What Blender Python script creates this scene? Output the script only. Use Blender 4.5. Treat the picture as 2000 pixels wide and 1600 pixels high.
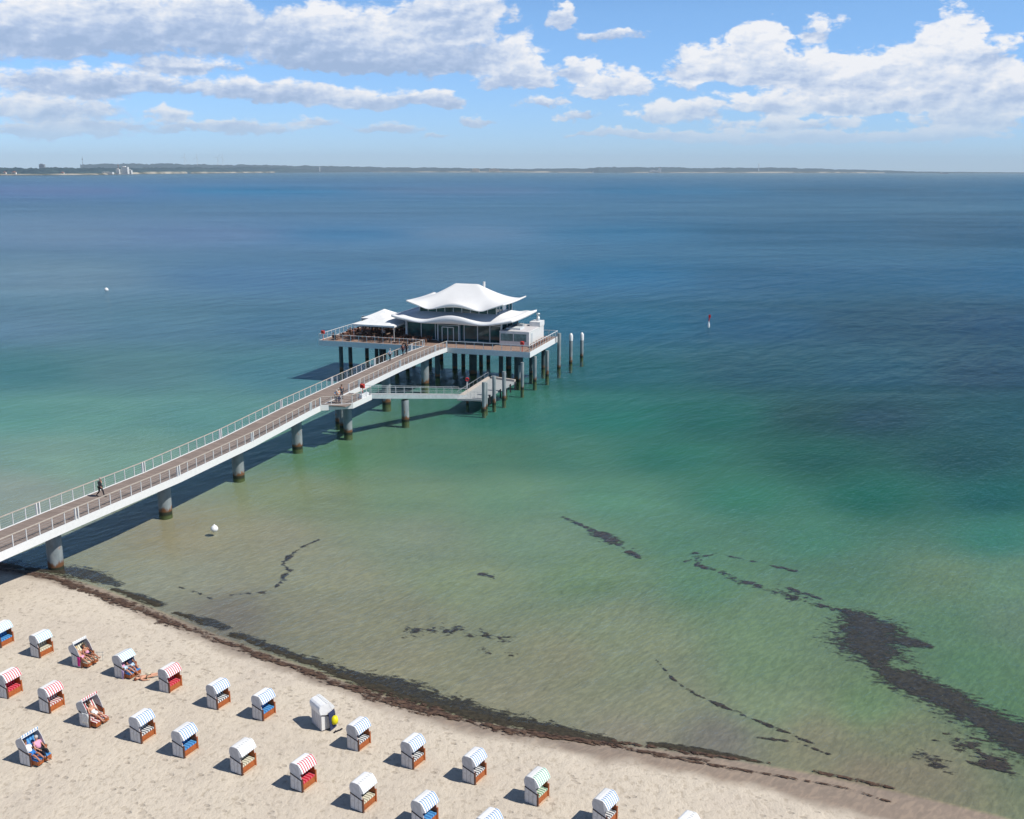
import bpy, bmesh, math, random
import numpy as np
from mathutils import Vector, Matrix
random.seed(7); RNG = np.random.default_rng(7)
for o in list(bpy.data.objects): bpy.data.objects.remove(o)
SC = bpy.context.scene; COL = SC.collection
R = math.radians
# ---------------------------------------------------------------- camera
CAM_H, FPX = 32.0, 2000.0
PITCH, ROLL = math.atan(467./2000.), R(0.115)
cam_d = bpy.data.cameras.new('camera'); cam = bpy.data.objects.new('camera', cam_d); COL.objects.link(cam)
cam_d.sensor_width = 36; cam_d.lens = 36.0; cam_d.sensor_fit = 'HORIZONTAL'
cam_d.clip_start = 0.5; cam_d.clip_end = 80000
cam.location = (0, 0, CAM_H)
cam.rotation_euler = (Matrix.Rotation(math.pi/2-PITCH, 3, 'X') @ Matrix.Rotation(ROLL, 3, 'Z')).to_euler()
SC.camera = cam
SP, CP = math.sin(PITCH), math.cos(PITCH)
def derot(u, v, s=-1):
    du, dv = u-1000., v-800.; c, n = math.cos(ROLL*s), math.sin(ROLL*s)
    return du*c-dv*n, du*n+dv*c
def at(u, v, h=0.0):                    # where the sight line through a photo pixel meets the level h
    a, b = derot(u, v); a /= FPX; b /= FPX
    z = (CAM_H-h)/(SP+b*CP)
    return (a*z, z*(CP-b*SP))
def azel(u, v):
    a, b = derot(u, v); a /= FPX; b /= FPX
    d = Vector((a, CP-b*SP, -(SP+b*CP))).normalized()
    return math.degrees(math.atan2(d.x, d.y)), math.degrees(math.asin(d.z))
def proj_v(x, y, h):
    d = CAM_H-h; z = d*SP+y*CP
    return 800+FPX*(d*CP-y*SP)/z
# ---------------------------------------------------------------- sun, sky, exposure
SUN_DIR = Vector((0.78, -0.25, 1.0)).normalized()
SUN_EL = math.asin(SUN_DIR.z); SUN_AZ = math.atan2(SUN_DIR.x, SUN_DIR.y)
sd = bpy.data.lights.new('sun', 'SUN'); sd.energy = 4.9; sd.angle = R(0.5); sd.color = (1.0, 0.96, 0.89)
so = bpy.data.objects.new('sun', sd); COL.objects.link(so)
so.rotation_euler = SUN_DIR.to_track_quat('Z', 'Y').to_euler()
SC.view_settings.view_transform = 'Standard'; SC.view_settings.look = 'None'
SC.view_settings.exposure = 0.0; SC.view_settings.gamma = 1.0; SC.view_settings.use_curve_mapping = False

class NT:
    """terse node builder"""
    def __init__(s, tree): s.t = tree; s.n = tree.nodes; s.l = tree.links; s.n.clear()
    def node(s, typ, ins=None, **kw):
        nd = s.n.new(typ)
        for k, v in kw.items(): setattr(nd, k, v)
        for k, v in (ins or {}).items():
            sock = nd.inputs[k]
            if isinstance(v, bpy.types.NodeSocket): s.l.new(v, sock)
            else: sock.default_value = v
        return nd
    def m(s, op, a, b=None, c=None, clamp=False):
        nd = s.n.new('ShaderNodeMath'); nd.operation = op; nd.use_clamp = clamp
        for i, v in enumerate((a, b, c)):
            if v is None: continue
            if isinstance(v, bpy.types.NodeSocket): s.l.new(v, nd.inputs[i])
            else: nd.inputs[i].default_value = v
        return nd.outputs[0]
    def v(s, op, a, b=None):
        nd = s.n.new('ShaderNodeVectorMath'); nd.operation = op
        for i, x in enumerate((a, b)):
            if x is None: continue
            if isinstance(x, bpy.types.NodeSocket): s.l.new(x, nd.inputs[i])
            else: nd.inputs[i].default_value = x
        return nd.outputs['Value'] if op in ('LENGTH', 'DOT_PRODUCT') else nd.outputs[0]
    def mix(s, f, a, b, bl='MIX'):
        nd = s.n.new('ShaderNodeMix'); nd.data_type = 'RGBA'; nd.blend_type = bl
        for k, v in ((0, f), (6, a), (7, b)):
            if isinstance(v, bpy.types.NodeSocket): s.l.new(v, nd.inputs[k])
            else: nd.inputs[k].default_value = (v if k == 0 else (tuple(v)+(1,) if len(v) == 3 else v))
        return nd.outputs[2]
    def ramp(s, f, stops, interp='LINEAR'):
        nd = s.n.new('ShaderNodeValToRGB'); s.l.new(f, nd.inputs[0]); cr = nd.color_ramp; cr.interpolation = interp
        while len(cr.elements) < len(stops): cr.elements.new(0.5)
        for e, (p, c) in zip(cr.elements, stops): e.position = p; e.color = tuple(c)+(1,) if len(c) == 3 else c
        return nd.outputs[0]
    def noise(s, vec, scale, detail=3, rough=.55, dist=0.0):
        return s.node('ShaderNodeTexNoise', {'Vector': vec, 'Scale': scale, 'Detail': detail, 'Roughness': rough, 'Distortion': dist}).outputs[0]
    def smooth(s, x, lo, hi, a=0.0, b=1.0):
        return s.node('ShaderNodeMapRange', {0: x, 1: lo, 2: hi, 3: a, 4: b}, interpolation_type='SMOOTHSTEP').outputs[0]

# ---- world: Nishita sky with procedural clouds laid out by compass bearing and elevation
W = bpy.data.worlds.new('World'); SC.world = W; W.use_nodes = True
n = NT(W.node_tree)
sky = n.node('ShaderNodeTexSky', sky_type='NISHITA', sun_disc=False, sun_elevation=SUN_EL, sun_rotation=SUN_AZ,
             altitude=0.0, air_density=1.0, dust_density=0.0, ozone_density=1.0)
tc = n.node('ShaderNodeTexCoord').outputs['Generated']
sx = n.node('ShaderNodeSeparateXYZ', {0: tc})
az = n.m('MULTIPLY', n.m('ARCTAN2', sx.outputs[0], sx.outputs[1]), 57.2958)
el = n.m('MULTIPLY', n.m('ARCSINE', sx.outputs[2]), 57.2958)
P = n.node('ShaderNodeCombineXYZ', {0: az, 1: el}).outputs[0]
# the Nishita model has no bright maritime horizon: air glow towards the horizon, bluer
skyc = n.mix(1.0, sky.outputs[0], n.ramp(n.m('MULTIPLY', el, 1/40.), [(0, (.56, .88, 1.66)), (.2, (.70, 1.0, 1.45)), (.45, (.45, .62, .85)), (1, (.40, .50, .62))]), 'MULTIPLY')
bg1 = n.node('ShaderNodeBackground', {0: skyc, 1: 0.10})
CLOUDS = [  # photo x, y of the base, half width, rise, sag, weight
 (60,75,150,60,40,1.0),(250,55,240,80,50,1.2),(430,40,70,60,50,1.1),(600,75,90,60,60,1.0),(760,95,260,75,48,1.25),
 (890,30,120,50,40,1.1),(730,120,200,30,22,1.1),(190,165,230,30,22,1.0),(360,130,110,18,14,.9),(80,215,160,34,18,.85),
 (540,180,150,26,18,1.0),(720,198,190,26,14,.95),(860,196,50,20,10,.85),(330,228,42,18,10,.8),(200,245,260,14,12,.55),(620,240,60,12,8,.6),
 (935,238,50,12,8,.65),(1010,160,85,64,18,1.1),(1130,142,42,34,14,1.0),(1195,178,90,44,14,1.05),(1135,228,46,20,10,.75),
 (1095,40,30,50,26,.9),(1190,68,80,14,12,.6),(1310,225,100,28,16,.8),(1455,140,150,62,22,1.2),(1485,85,50,46,40,1.1),(1608,62,46,30,20,.6),
 (1660,160,200,52,24,1.1),(1850,150,62,116,40,1.2),(1785,130,44,62,30,1.0),(1945,95,50,24,50,.6),(1965,175,70,48,24,1.05),
 (1600,205,280,26,18,.9),(1900,235,120,36,18,.95),(1560,245,170,22,12,.75),(1900,185,200,40,30,.8),(1340,170,60,20,15,.4),
 (470,252,150,16,12,.95),(90,262,160,18,12,.9),(760,250,90,12,9,.85),(1260,262,110,14,9,.9),(1480,272,180,16,10,.95),(1780,268,190,16,10,.95),(1130,262,50,8,7,.5),(860,268,50,7,6,.6),(1060,200,60,14,10,.6)]
S = None; Tn = None; Sm = None
# domain-warped coordinates give the blobs ragged cauliflower edges
wn = n.node('ShaderNodeTexNoise', {'Vector': n.v('MULTIPLY', P, (1, 1.5, 1)), 'Scale': .62, 'Detail': 3.0, 'Roughness': .6})
Pw = n.v('ADD', P, n.v('MULTIPLY', n.v('SUBTRACT', wn.outputs[1], (.5, .5, .5)), (2.6, 1.05, 0)))
for (cx, cy, rx, up, dn, w) in CLOUDS:
    a0, e0 = azel(cx, cy)
    k = math.degrees(1/2060.)
    d = n.v('SUBTRACT', Pw, (a0, e0, 0))
    q = n.v('MAXIMUM', n.v('MULTIPLY', d, (1/(rx*1.2*k), 1/(up*1.28*k), 0)), n.v('MULTIPLY', d, (1/(rx*1.2*k), -1/(dn*1.2*k), 0)))
    val = n.m('MULTIPLY_ADD', n.v('LENGTH', q), -w, w)
    val = n.m('MAXIMUM', val, 0.0)
    yn = n.m('MULTIPLY', n.node('ShaderNodeSeparateXYZ', {0: d}).outputs[1], 1/(up*k))
    t_ = n.m('MULTIPLY', val, yn)
    S = val if S is None else n.m('ADD', S, val); Tn = t_ if Tn is None else n.m('ADD', Tn, t_)
T = n.m('DIVIDE', Tn, n.m('ADD', S, 0.02))
Pn = n.v('MULTIPLY', P, (1.0, 1.9, 1.0))
n1 = n.noise(Pn, .60, 6, .56)
n2 = n.noise(n.v('ADD', Pn, (.30, -.42, 0)), .60, 4, .56)         # same field one step sunward: relief
n3 = n.noise(Pn, .28, 3, .5)
def billow(vec): return n.node('ShaderNodeTexVoronoi', {'Vector': vec, 'Scale': 1.15, 'Detail': 2.0, 'Roughness': .55, 'Lacunarity': 2.3, 'Randomness': 1.0}, feature='F1', normalize=True).outputs['Distance']
Pb = n.v('ADD', Pn, n.v('MULTIPLY', n.v('SUBTRACT', wn.outputs[1], (.5, .5, .5)), (.9, .9, 0)))
b1 = billow(Pb); b2 = billow(n.v('ADD', Pb, (.16, -.22, 0)))
fld = n.m('ADD', n.m('MINIMUM', S, .8), n.m('ADD', n.m('MULTIPLY', n.m('SUBTRACT', n1, .5), 1.15), n.m('MULTIPLY', n.m('SUBTRACT', .30, b1), .9)))
a = n.m('MULTIPLY', n.smooth(S, .0, .12), n.m('ADD', n.m('MULTIPLY', n.smooth(fld, .10, .50), n.smooth(az, 4.0, -6.0)), n.m('MULTIPLY', n.smooth(fld, .15, .42), n.smooth(az, -6.0, 4.0))))
# broken cloud over the rest of the sky (above and behind the view)
hi = n.noise(n.v('MULTIPLY', tc, (1, 1, 2.0)), 2.6, 5, .55)
ahi = n.m('MULTIPLY', n.smooth(hi, .50, .66), n.smooth(el, 9.5, 14.0))
relief = n.m('ADD', n.m('MULTIPLY', n.m('SUBTRACT', n1, n2), 1.5), n.m('MULTIPLY', n.m('SUBTRACT', b2, b1), .85))
thick = n.smooth(fld, .45, 1.1)
lit = n.m('ADD', n.m('ADD', n.m('MULTIPLY_ADD', T, .72, .47), relief), n.m('MULTIPLY', thick, -.20))
lit = n.m('ADD', lit, n.m('MULTIPLY', n.m('SUBTRACT', n3, .5), .9))
lit = n.m('MULTIPLY', n.m('MAXIMUM', lit, 0.0), 1.0)
# clouds to the right of the view (sunward) are whiter than the grey bank at the left
lit = n.m('ADD', lit, n.smooth(az, -8.0, 14.0, -.08, .16), clamp=True)
ccol = n.ramp(lit, [(0, (.37, .49, .71)), (.3, (.48, .59, .80)), (.6, (.70, .77, .90)), (.95, (.95, .95, .97))])
low = n.smooth(el, .6, 4.2)
ccol = n.mix(low, (.50, .66, .86), ccol)
bg2 = n.node('ShaderNodeBackground', {0: ccol, 1: 1.0})
aa = n.m('MULTIPLY', a, n.smooth(el, .3, 2.4, .3, .95))
aa = n.m('MAXIMUM', aa, n.m('MULTIPLY', ahi, .35), clamp=True)
mx = n.node('ShaderNodeMixShader', {0: aa, 1: bg1.outputs[0], 2: bg2.outputs[0]})
n.node('ShaderNodeOutputWorld', {0: mx.outputs[0]})
W.cycles.sampling_method = 'MANUAL'; W.cycles.sample_map_resolution = 256
SC.cycles.max_bounces = 5; SC.cycles.transparent_max_bounces = 12; SC.cycles.diffuse_bounces = 1
SC.cycles.glossy_bounces = 3; SC.cycles.volume_bounces = 0; SC.cycles.caustics_reflective = False; SC.cycles.caustics_refractive = False

# ---------------------------------------------------------------- object helpers
def tag(o, label=None, cat=None, group=None, kind=None):
    if label: o['label'] = label
    if cat: o['category'] = cat
    if group: o['group'] = group
    if kind: o['kind'] = kind
    return o
OFF = {}
def thing(name, label, cat, loc=(0, 0, 0), rz=0.0, group=None, off=(0, 0, 0)):
    o = bpy.data.objects.new(name, None); COL.objects.link(o); o.empty_display_size = .3
    o.location = loc; o.rotation_euler = (0, 0, rz); tag(o, label, cat, group); OFF[o.name] = off
    return o
def copy_tree(o, parent=None):
    c = o.copy(); COL.objects.link(c); c.parent = parent
    if parent is not None: c.matrix_parent_inverse = Matrix()
    for ch in o.children: copy_tree(ch, c)
    return c
class MB:
    def __init__(s): s.v = []; s.f = []; s.sm = []
    def add(s, vs, fs, smooth=False):
        b = len(s.v); s.v += [tuple(x) for x in vs]; s.f += [tuple(b+i for i in f) for f in fs]; s.sm += [smooth]*len(fs); return s
    def box(s, x0, x1, y0, y1, z0, z1):
        return s.add([(x0,y0,z0),(x1,y0,z0),(x1,y1,z0),(x0,y1,z0),(x0,y0,z1),(x1,y0,z1),(x1,y1,z1),(x0,y1,z1)],
                     [(0,3,2,1),(4,5,6,7),(0,1,5,4),(1,2,6,5),(2,3,7,6),(3,0,4,7)])
    def bar(s, a, b, w, h, up=(0,0,1)):       # rectangular bar between two points
        a, b = Vector(a), Vector(b); d = (b-a).normalized(); up = Vector(up)
        if abs(d.dot(up)) > .99: up = Vector((1,0,0))
        sd_ = d.cross(up).normalized()*w/2; u2 = sd_.cross(d).normalized()*h/2
        vs = [a-sd_-u2, a+sd_-u2, a+sd_+u2, a-sd_+u2, b-sd_-u2, b+sd_-u2, b+sd_+u2, b-sd_+u2]
        return s.add(vs, [(0,3,2,1),(4,5,6,7),(0,1,5,4),(1,2,6,5),(2,3,7,6),(3,0,4,7)])
    def tube(s, pts, rad, n_=8, cap=True):
        pts = [Vector(p) for p in pts]; rs = rad if hasattr(rad, '__len__') else [rad]*len(pts)
        vs = []; fs = []
        for i, p in enumerate(pts):
            d = (pts[min(i+1, len(pts)-1)]-pts[max(i-1, 0)]).normalized()
            up = Vector((0,0,1)) if abs(d.z) < .95 else Vector((1,0,0))
            x = d.cross(up).normalized(); y = x.cross(d)
            for k in range(n_):
                t = 2*math.pi*k/n_; vs.append(p+(x*math.cos(t)+y*math.sin(t))*rs[i])
        for i in range(len(pts)-1):
            for k in range(n_):
                k2 = (k+1) % n_; fs.append((i*n_+k, i*n_+k2, (i+1)*n_+k2, (i+1)*n_+k))
        s.add(vs, fs, True)
        if cap:
            s.add(vs[:n_], [tuple(range(n_))[::-1]]); s.add(vs[-n_:], [tuple(range(n_))])
        return s
    def lathe(s, prof, n_=16, c=(0,0,0)):
        vs = []; fs = []
        for (r, z) in prof:
            for k in range(n_):
                t = 2*math.pi*k/n_; vs.append((c[0]+r*math.cos(t), c[1]+r*math.sin(t), c[2]+z))
        for i in range(len(prof)-1):
            for k in range(n_):
                k2 = (k+1) % n_; fs.append((i*n_+k, i*n_+k2, (i+1)*n_+k2, (i+1)*n_+k))
        s.add(vs, fs, True); s.add(vs[-n_:], [tuple(range(n_))]); s.add(vs[:n_], [tuple(range(n_))[::-1]]); return s
    def prism(s, poly, y0, y1):               # (x,z) outline extruded along y
        k = len(poly); vs = [(x, y0, z) for x, z in poly]+[(x, y1, z) for x, z in poly]
        fs = [tuple(range(k)), tuple(range(2*k-1, k-1, -1))]+[(i, i+k, (i+1) % k+k, (i+1) % k) for i in range(k)]
        return s.add(vs, fs)
    def strip(s, prof, y0, y1, th):           # bent sheet: open (x,z) profile, thickness th, extruded along y
        P_ = [Vector((x, z)) for x, z in prof]; ins = []
        for i, p_ in enumerate(P_):
            d = (P_[min(i+1, len(P_)-1)]-P_[max(i-1, 0)]).normalized(); ins.append(p_+Vector((d.y, -d.x))*th)
        loop = [tuple(p_) for p_ in P_]; inn = [tuple(p_) for p_ in ins]; k = len(loop)
        vs = []
        for y in (y0, y1):
            vs += [(x, y, z) for x, z in loop]+[(x, y, z) for x, z in inn]
        fs = []
        for i in range(k-1):
            fs += [(i, 2*k+i, 2*k+i+1, i+1), (k+i, k+i+1, 3*k+i+1, 3*k+i), (i, i+1, k+i+1, k+i), (2*k+i, 3*k+i, 3*k+i+1, 2*k+i+1)]
        fs += [(0, k, 3*k, 2*k), (k-1, 3*k-1, 4*k-1, 2*k-1)]
        return s.add(vs, fs)
    def build(s, name, mat, parent=None, sub_off=None):
        me = bpy.data.meshes.new(name)
        off = OFF.get(parent.name, (0,0,0)) if parent is not None else (0,0,0)
        if sub_off is not None: off = sub_off
        me.from_pydata([(a-off[0], b-off[1], c-off[2]) for a, b, c in s.v], [], s.f)
        me.polygons.foreach_set('use_smooth', s.sm)
        bm = bmesh.new(); bm.from_mesh(me); bmesh.ops.recalc_face_normals(bm, faces=bm.faces); bm.to_mesh(me); bm.free()
        me.materials.append(mat); o = bpy.data.objects.new(name, me); COL.objects.link(o)
        if parent is not None: o.parent = parent; OFF[o.name] = off
        return o
# ---------------------------------------------------------------- materials
def mat(name): m = bpy.data.materials.new(name); m.use_nodes = True; return m, NT(m.node_tree)
def simple(name, col, rough=.7, noise=.12, scale=3.0, metal=0.0, spec=.5, bump=0.0, col2=None):
    m, n = mat(name); tc = n.node('ShaderNodeTexCoord').outputs['Object']
    nz = n.noise(tc, scale, 5, .6)
    c = n.mix(n.smooth(nz, .3, .7), tuple(x*(1-noise) for x in col), tuple(min(1, x*(1+noise)) for x in (col2 or col)))
    c = n.mix(1.0, c, n.ramp(n.node('ShaderNodeObjectInfo').outputs['Random'], [(0, (.90, .89, .87)), (1, (1.05, 1.05, 1.05))]), 'MULTIPLY')
    b = n.node('ShaderNodeBsdfPrincipled', {'Base Color': c, 'Roughness': rough, 'Metallic': metal, 'Specular IOR Level': spec})
    if bump: n.l.new(n.node('ShaderNodeBump', {'Strength': bump, 'Distance': .03, 'Height': nz}).outputs[0], b.inputs['Normal'])
    n.node('ShaderNodeOutputMaterial', {0: b.outputs[0]}); return m
def striped(name, c1, c2, period, duty=.5, rough=.85):
    m, n = mat(name); tc = n.node('ShaderNodeTexCoord').outputs['Object']
    y = n.node('ShaderNodeSeparateXYZ', {0: tc}).outputs[1]
    fr = n.m('FRACT', n.m('MULTIPLY', y, 1/period)); f = n.m('LESS_THAN', fr, duty)
    nz = n.noise(tc, 14, 4)
    c = n.mix(f, c1, c2); c = n.mix(.12, c, n.ramp(nz, [(.3, (.35,.35,.35)), (.7, (1,1,1))]), 'MULTIPLY')
    b = n.node('ShaderNodeBsdfPrincipled', {'Base Color': c, 'Roughness': rough, 'Specular IOR Level': .2})
    n.node('ShaderNodeOutputMaterial', {0: b.outputs[0]}); return m
WHITE = simple('white_paint', (.80, .80, .79), .45, .04)
ROOFW = simple('roof_membrane', (.82, .82, .82), .55, .03, .5)
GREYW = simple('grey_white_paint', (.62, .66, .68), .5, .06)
STEEL = simple('galvanised_steel', (.52, .56, .57), .4, .10, 2.0, .4)
GRATE = simple('dock_grating', (.36, .38, .38), .7, .12, 4.0)
GLASS = simple('dark_glazing', (.008, .060, .066), .05, .5, .6, 0, .6)
GLASS2 = simple('pale_glazing', (.16, .25, .24), .08, .4, 1.2, 0, .9)
BROWN = simple('varnished_wood', (.36, .095, .022), .5, .25, 9.0)
DBROWN = simple('dark_wood', (.10, .035, .02), .6, .25, 9.0)
TRIM = simple('dark_trim', (.045, .035, .04), .7, .2)
SANDW = simple('pale_board', (.60, .44, .31), .8, .15, 7.0)
RED = simple('red_paint', (.52, .012, .015), .5, .1)
GREYROOF = simple('grey_bitumen', (.55, .53, .53), .8, .1, 1.5)
RATTAN = simple('brown_rattan', (.13, .055, .03), .8, .3, 12)
TABLEW = simple('brown_tabletop', (.24, .10, .055), .6, .25, 8)
HANDW = simple('weathered_handrail', (.50, .44, .38), .7, .12, 5)
BLACK = simple('black_cloth', (.012, .013, .02), .9, .2)
NAVY = simple('navy_cloth', (.02, .03, .09), .9, .2)
HAIR = simple('brown_hair', (.06, .035, .02), .8, .2)
HAIRG = simple('grey_hair', (.45, .42, .40), .8, .1)
SKIN = simple('skin', (.60, .31, .20), .6, .06, 5)
SKIN2 = simple('tanned_skin', (.45, .19, .11), .6, .06, 5)
YELLOW = simple('yellow_plastic', (.80, .72, .0), .5, .08)
def cloth(name, c): return simple(name, c, .9, .12, 10)
# wicker of the beach chairs: fine horizontal weave with broad vertical laths
def wicker():
    m, n = mat('white_wicker'); tc = n.node('ShaderNodeTexCoord').outputs['Object']
    s = n.node('ShaderNodeSeparateXYZ', {0: tc})
    wz = n.m('FRACT', n.m('MULTIPLY', s.outputs[2], 16.0)); wx = n.m('FRACT', n.m('MULTIPLY', n.m('ADD', s.outputs[0], s.outputs[1]), 4.2))
    f = n.m('MULTIPLY', n.m('LESS_THAN', wz, .30), .35); g = n.m('MULTIPLY', n.m('LESS_THAN', wx, .14), .8)
    nz = n.noise(tc, 6, 5)
    c = n.mix(n.m('MAXIMUM', f, g), (.70, .69, .69), (.30, .29, .31)); c = n.mix(n.smooth(nz, .45, .8), c, (.50, .47, .44))
    b = n.node('ShaderNodeBsdfPrincipled', {'Base Color': c, 'Roughness': .75, 'Specular IOR Level': .2})
    n.node('ShaderNodeOutputMaterial', {0: b.outputs[0]}); return m
WICKER = wicker()
def planks(name, col, freq, axis=0):
    m, n = mat(name); tc = n.node('ShaderNodeTexCoord').outputs['Object']
    s = n.node('ShaderNodeSeparateXYZ', {0: tc}).outputs[axis]
    k = n.m('MULTIPLY', s, freq); gap = n.m('LESS_THAN', n.m('FRACT', k), .12)
    idn = n.node('ShaderNodeTexWhiteNoise', {'W': n.m('FLOOR', k)}, noise_dimensions='1D').outputs[0]
    nz = n.noise(tc, .6, 5)
    c = n.mix(idn, tuple(x*.82 for x in col), tuple(x*1.15 for x in col)); c = n.mix(n.smooth(nz, .35, .7, 0, .5), c, tuple(x*.7 for x in col))
    c = n.mix(n.m('MULTIPLY', gap, .55), c, tuple(x*.25 for x in col))
    b = n.node('ShaderNodeBsdfPrincipled', {'Base Color': c, 'Roughness': .85, 'Specular IOR Level': .2})
    n.node('ShaderNodeOutputMaterial', {0: b.outputs[0]}); return m
DECK = planks('weathered_deck_planks', (.27, .215, .185), 7.0, 1)
DECKP = planks('terrace_deck_planks', (.33, .225, .175), 7.0, 1)
# steel pile: pale grey-green paint, rusty tide band, weed at the water line
def pile_mat(name, c1, c2):
    m, n = mat(name); g = n.node('ShaderNodeNewGeometry').outputs[0]
    z = n.node('ShaderNodeSeparateXYZ', {0: g}).outputs[2]
    nz = n.noise(n.v('MULTIPLY', g, (1, 1, .45)), 1.6, 5); zz = n.m('ADD', z, n.m('MULTIPLY', n.m('SUBTRACT', nz, .5), 1.5))
    rust = n.smooth(n.noise(n.v('MULTIPLY', g, (1.2, 1.2, .35)), 2.0, 4), .60, .66)
    c = n.mix(n.smooth(nz, .3, .7), c1, c2)
    c = n.mix(n.m('MULTIPLY', rust, n.smooth(z, 2.6, .8)), c, (.36, .13, .03))
    c = n.mix(n.smooth(zz, .75, .35), c, (.16, .075, .035)); c = n.mix(n.smooth(z, .28, .12), c, (.03, .035, .02)); c = n.mix(n.smooth(z, -.05, -.3), c, (.085, .115, .035)); c = n.mix(n.smooth(z, -.4, -1.6), c, (.12, .15, .07))  # dimming by murky water painted into the colour below the surface
    b = n.node('ShaderNodeBsdfPrincipled', {'Base Color': c, 'Roughness': .6, 'Specular IOR Level': .3})
    n.node('ShaderNodeOutputMaterial', {0: b.outputs[0]}); return m
PILE = pile_mat('painted_pile', (.19, .225, .235), (.29, .32, .32)); PILE_SHADED = pile_mat('shaded_pile', (.035, .055, .06), (.07, .095, .10))  # second copy painted darker for the shade under the platform
def bed_mat():
    m, n = mat('sand_and_seabed'); g = n.node('ShaderNodeNewGeometry').outputs[0]
    at_ = n.node('ShaderNodeAttribute', attribute_name='bed'); dry = n.node('ShaderNodeAttribute', attribute_name='dry').outputs['Fac']
    ygeo = n.node('ShaderNodeSeparateXYZ', {0: g}).outputs[1]
    # dry sand: trampled pits and grain
    p1 = n.noise(n.v('MULTIPLY', g, (3.6, 2.4, 1)), 1.0, 4, .6, .2); p2 = n.noise(g, 11, 3, .6); p3 = n.noise(g, .22, 3)
    sc = n.mix(n.smooth(p1, .28, .52), (.41, .345, .262), (.59, .515, .415)); sc = n.mix(n.smooth(p2, .35, .7, 0, .4), sc, (.64, .56, .46))
    sc = n.mix(n.smooth(p3, .4, .65, 0, .35), sc, (.50, .43, .36))
    vo = n.node('ShaderNodeTexVoronoi', {'Vector': n.v('MULTIPLY', n.node('ShaderNodeMapping', {0: g, 2: (0, 0, R(25))}).outputs[0], (1.25, 2.3, 0)), 'Scale': 1.0, 'Randomness': 1.0})
    tramp = n.noise(g, .35, 3, .5); pit = n.m('MULTIPLY', n.smooth(vo.outputs['Distance'], .30, .16), n.smooth(tramp, .42, .56))
    sc = n.mix(n.m('MULTIPLY', pit, .55), sc, (.36, .30, .235))
    # large tints in the bed colour, painted for cloud shade and wind bands
    big = n.noise(n.v('MULTIPLY', g, (.0007, .0028, 0)), 1.0, 9, .68, .4); mid = n.noise(n.v('MULTIPLY', g, (.07, .12, 0)), 1.0, 5, .6, .8)
    sm = n.noise(n.v('MULTIPLY', n.node('ShaderNodeMapping', {0: g, 2: (0, 0, R(-50))}).outputs[0], (1.2, 3.8, 0)), 1.0, 3, .55, .5)  # caustic ripples, painted as light and dark streaks in the bed colour
    w = n.mix(1.0, at_.outputs['Color'], n.ramp(big, [(.32, (.72, .76, .80)), (.5, (1, 1, 1)), (.68, (1.20, 1.16, 1.12))]), 'MULTIPLY')
    w = n.mix(1.0, w, n.ramp(mid, [(.25, (.86, .88, .90)), (.5, (1, 1, 1)), (.75, (1.12, 1.10, 1.08))]), 'MULTIPLY')
    near = n.smooth(ygeo, 130, 60); w = n.mix(n.m('MULTIPLY', near, .9), w, n.mix(1.0, w, n.ramp(sm, [(.34, (.87, .88, .88)), (.5, (.99, .99, .99)), (.62, (1.18, 1.16, 1.12))]), 'MULTIPLY'))
    c = n.mix(dry, w, sc)
    hb = n.m('SUBTRACT', n.m('ADD', n.m('MULTIPLY', p1, 1.0), n.m('MULTIPLY', p2, .25)), n.m('MULTIPLY', pit, .6))
    bp = n.node('ShaderNodeBump', {'Strength': n.m('MULTIPLY', dry, .6), 'Distance': .12, 'Height': hb}).outputs[0]
    b = n.node('ShaderNodeBsdfPrincipled', {'Base Color': c, 'Roughness': .9, 'Specular IOR Level': .15, 'Normal': bp})
    n.node('ShaderNodeOutputMaterial', {0: b.outputs[0]}); return m
BED = bed_mat()
def water_mat():
    m, n = mat('sea_water'); g = n.node('ShaderNodeNewGeometry').outputs[0]
    rot = n.node('ShaderNodeMapping', {0: g, 2: (0, 0, R(-58))}).outputs[0]
    w1 = n.noise(n.v('MULTIPLY', rot, (1.0, 2.6, 1)), 1.0, 3, .55, .5); w2 = n.noise(n.v('MULTIPLY', rot, (.32, .80, 1)), 1.0, 4, .5, .3)
    w3 = n.noise(n.v('MULTIPLY', rot, (3.0, 6.5, 1)), 1.0, 2, .5)
    gust = n.noise(n.v('MULTIPLY', g, (.006, .016, 1)), 1.0, 4, .55, .8)
    w0 = n.noise(n.v('MULTIPLY', rot, (.07, .20, 1)), 1.0, 4, .6, .4)
    h = n.m('ADD', n.m('ADD', n.m('MULTIPLY', w1, .07), n.m('MULTIPLY', w2, .15)), n.m('ADD', n.m('MULTIPLY', w3, .022), n.m('MULTIPLY', w0, n.smooth(n.node('ShaderNodeSeparateXYZ', {0: g}).outputs[1], 90, 260, .12, 1.2))))
    bp = n.node('ShaderNodeBump', {'Strength': 1.0, 'Distance': 1.0, 'Height': n.m('MULTIPLY', h, n.smooth(gust, .3, .7, .75, 1.25))}).outputs[0]
    fr = n.node('ShaderNodeFresnel', {'IOR': 1.33, 'Normal': bp}).outputs[0]
    fr = n.m('ADD', n.m('MULTIPLY', n.m('MINIMUM', fr, .13), .9), n.m('MULTIPLY', n.m('MAXIMUM', n.m('SUBTRACT', fr, .13), 0.0), .13)); fr = n.m('MULTIPLY', fr, n.smooth(gust, .3, .7, .7, 1.3))
    gl = n.node('ShaderNodeBsdfAnisotropic', {'Color': (.72, .92, 1, 1), 'Roughness': .10, 'Normal': bp})
    tr = n.node('ShaderNodeBsdfTransparent', {'Color': (.97, .99, .98, 1)})
    mx = n.node('ShaderNodeMixShader', {0: fr, 1: tr.outputs[0], 2: gl.outputs[0]})
    n.node('ShaderNodeOutputMaterial', {0: mx.outputs[0]}); return m
WATER = water_mat()
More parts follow.
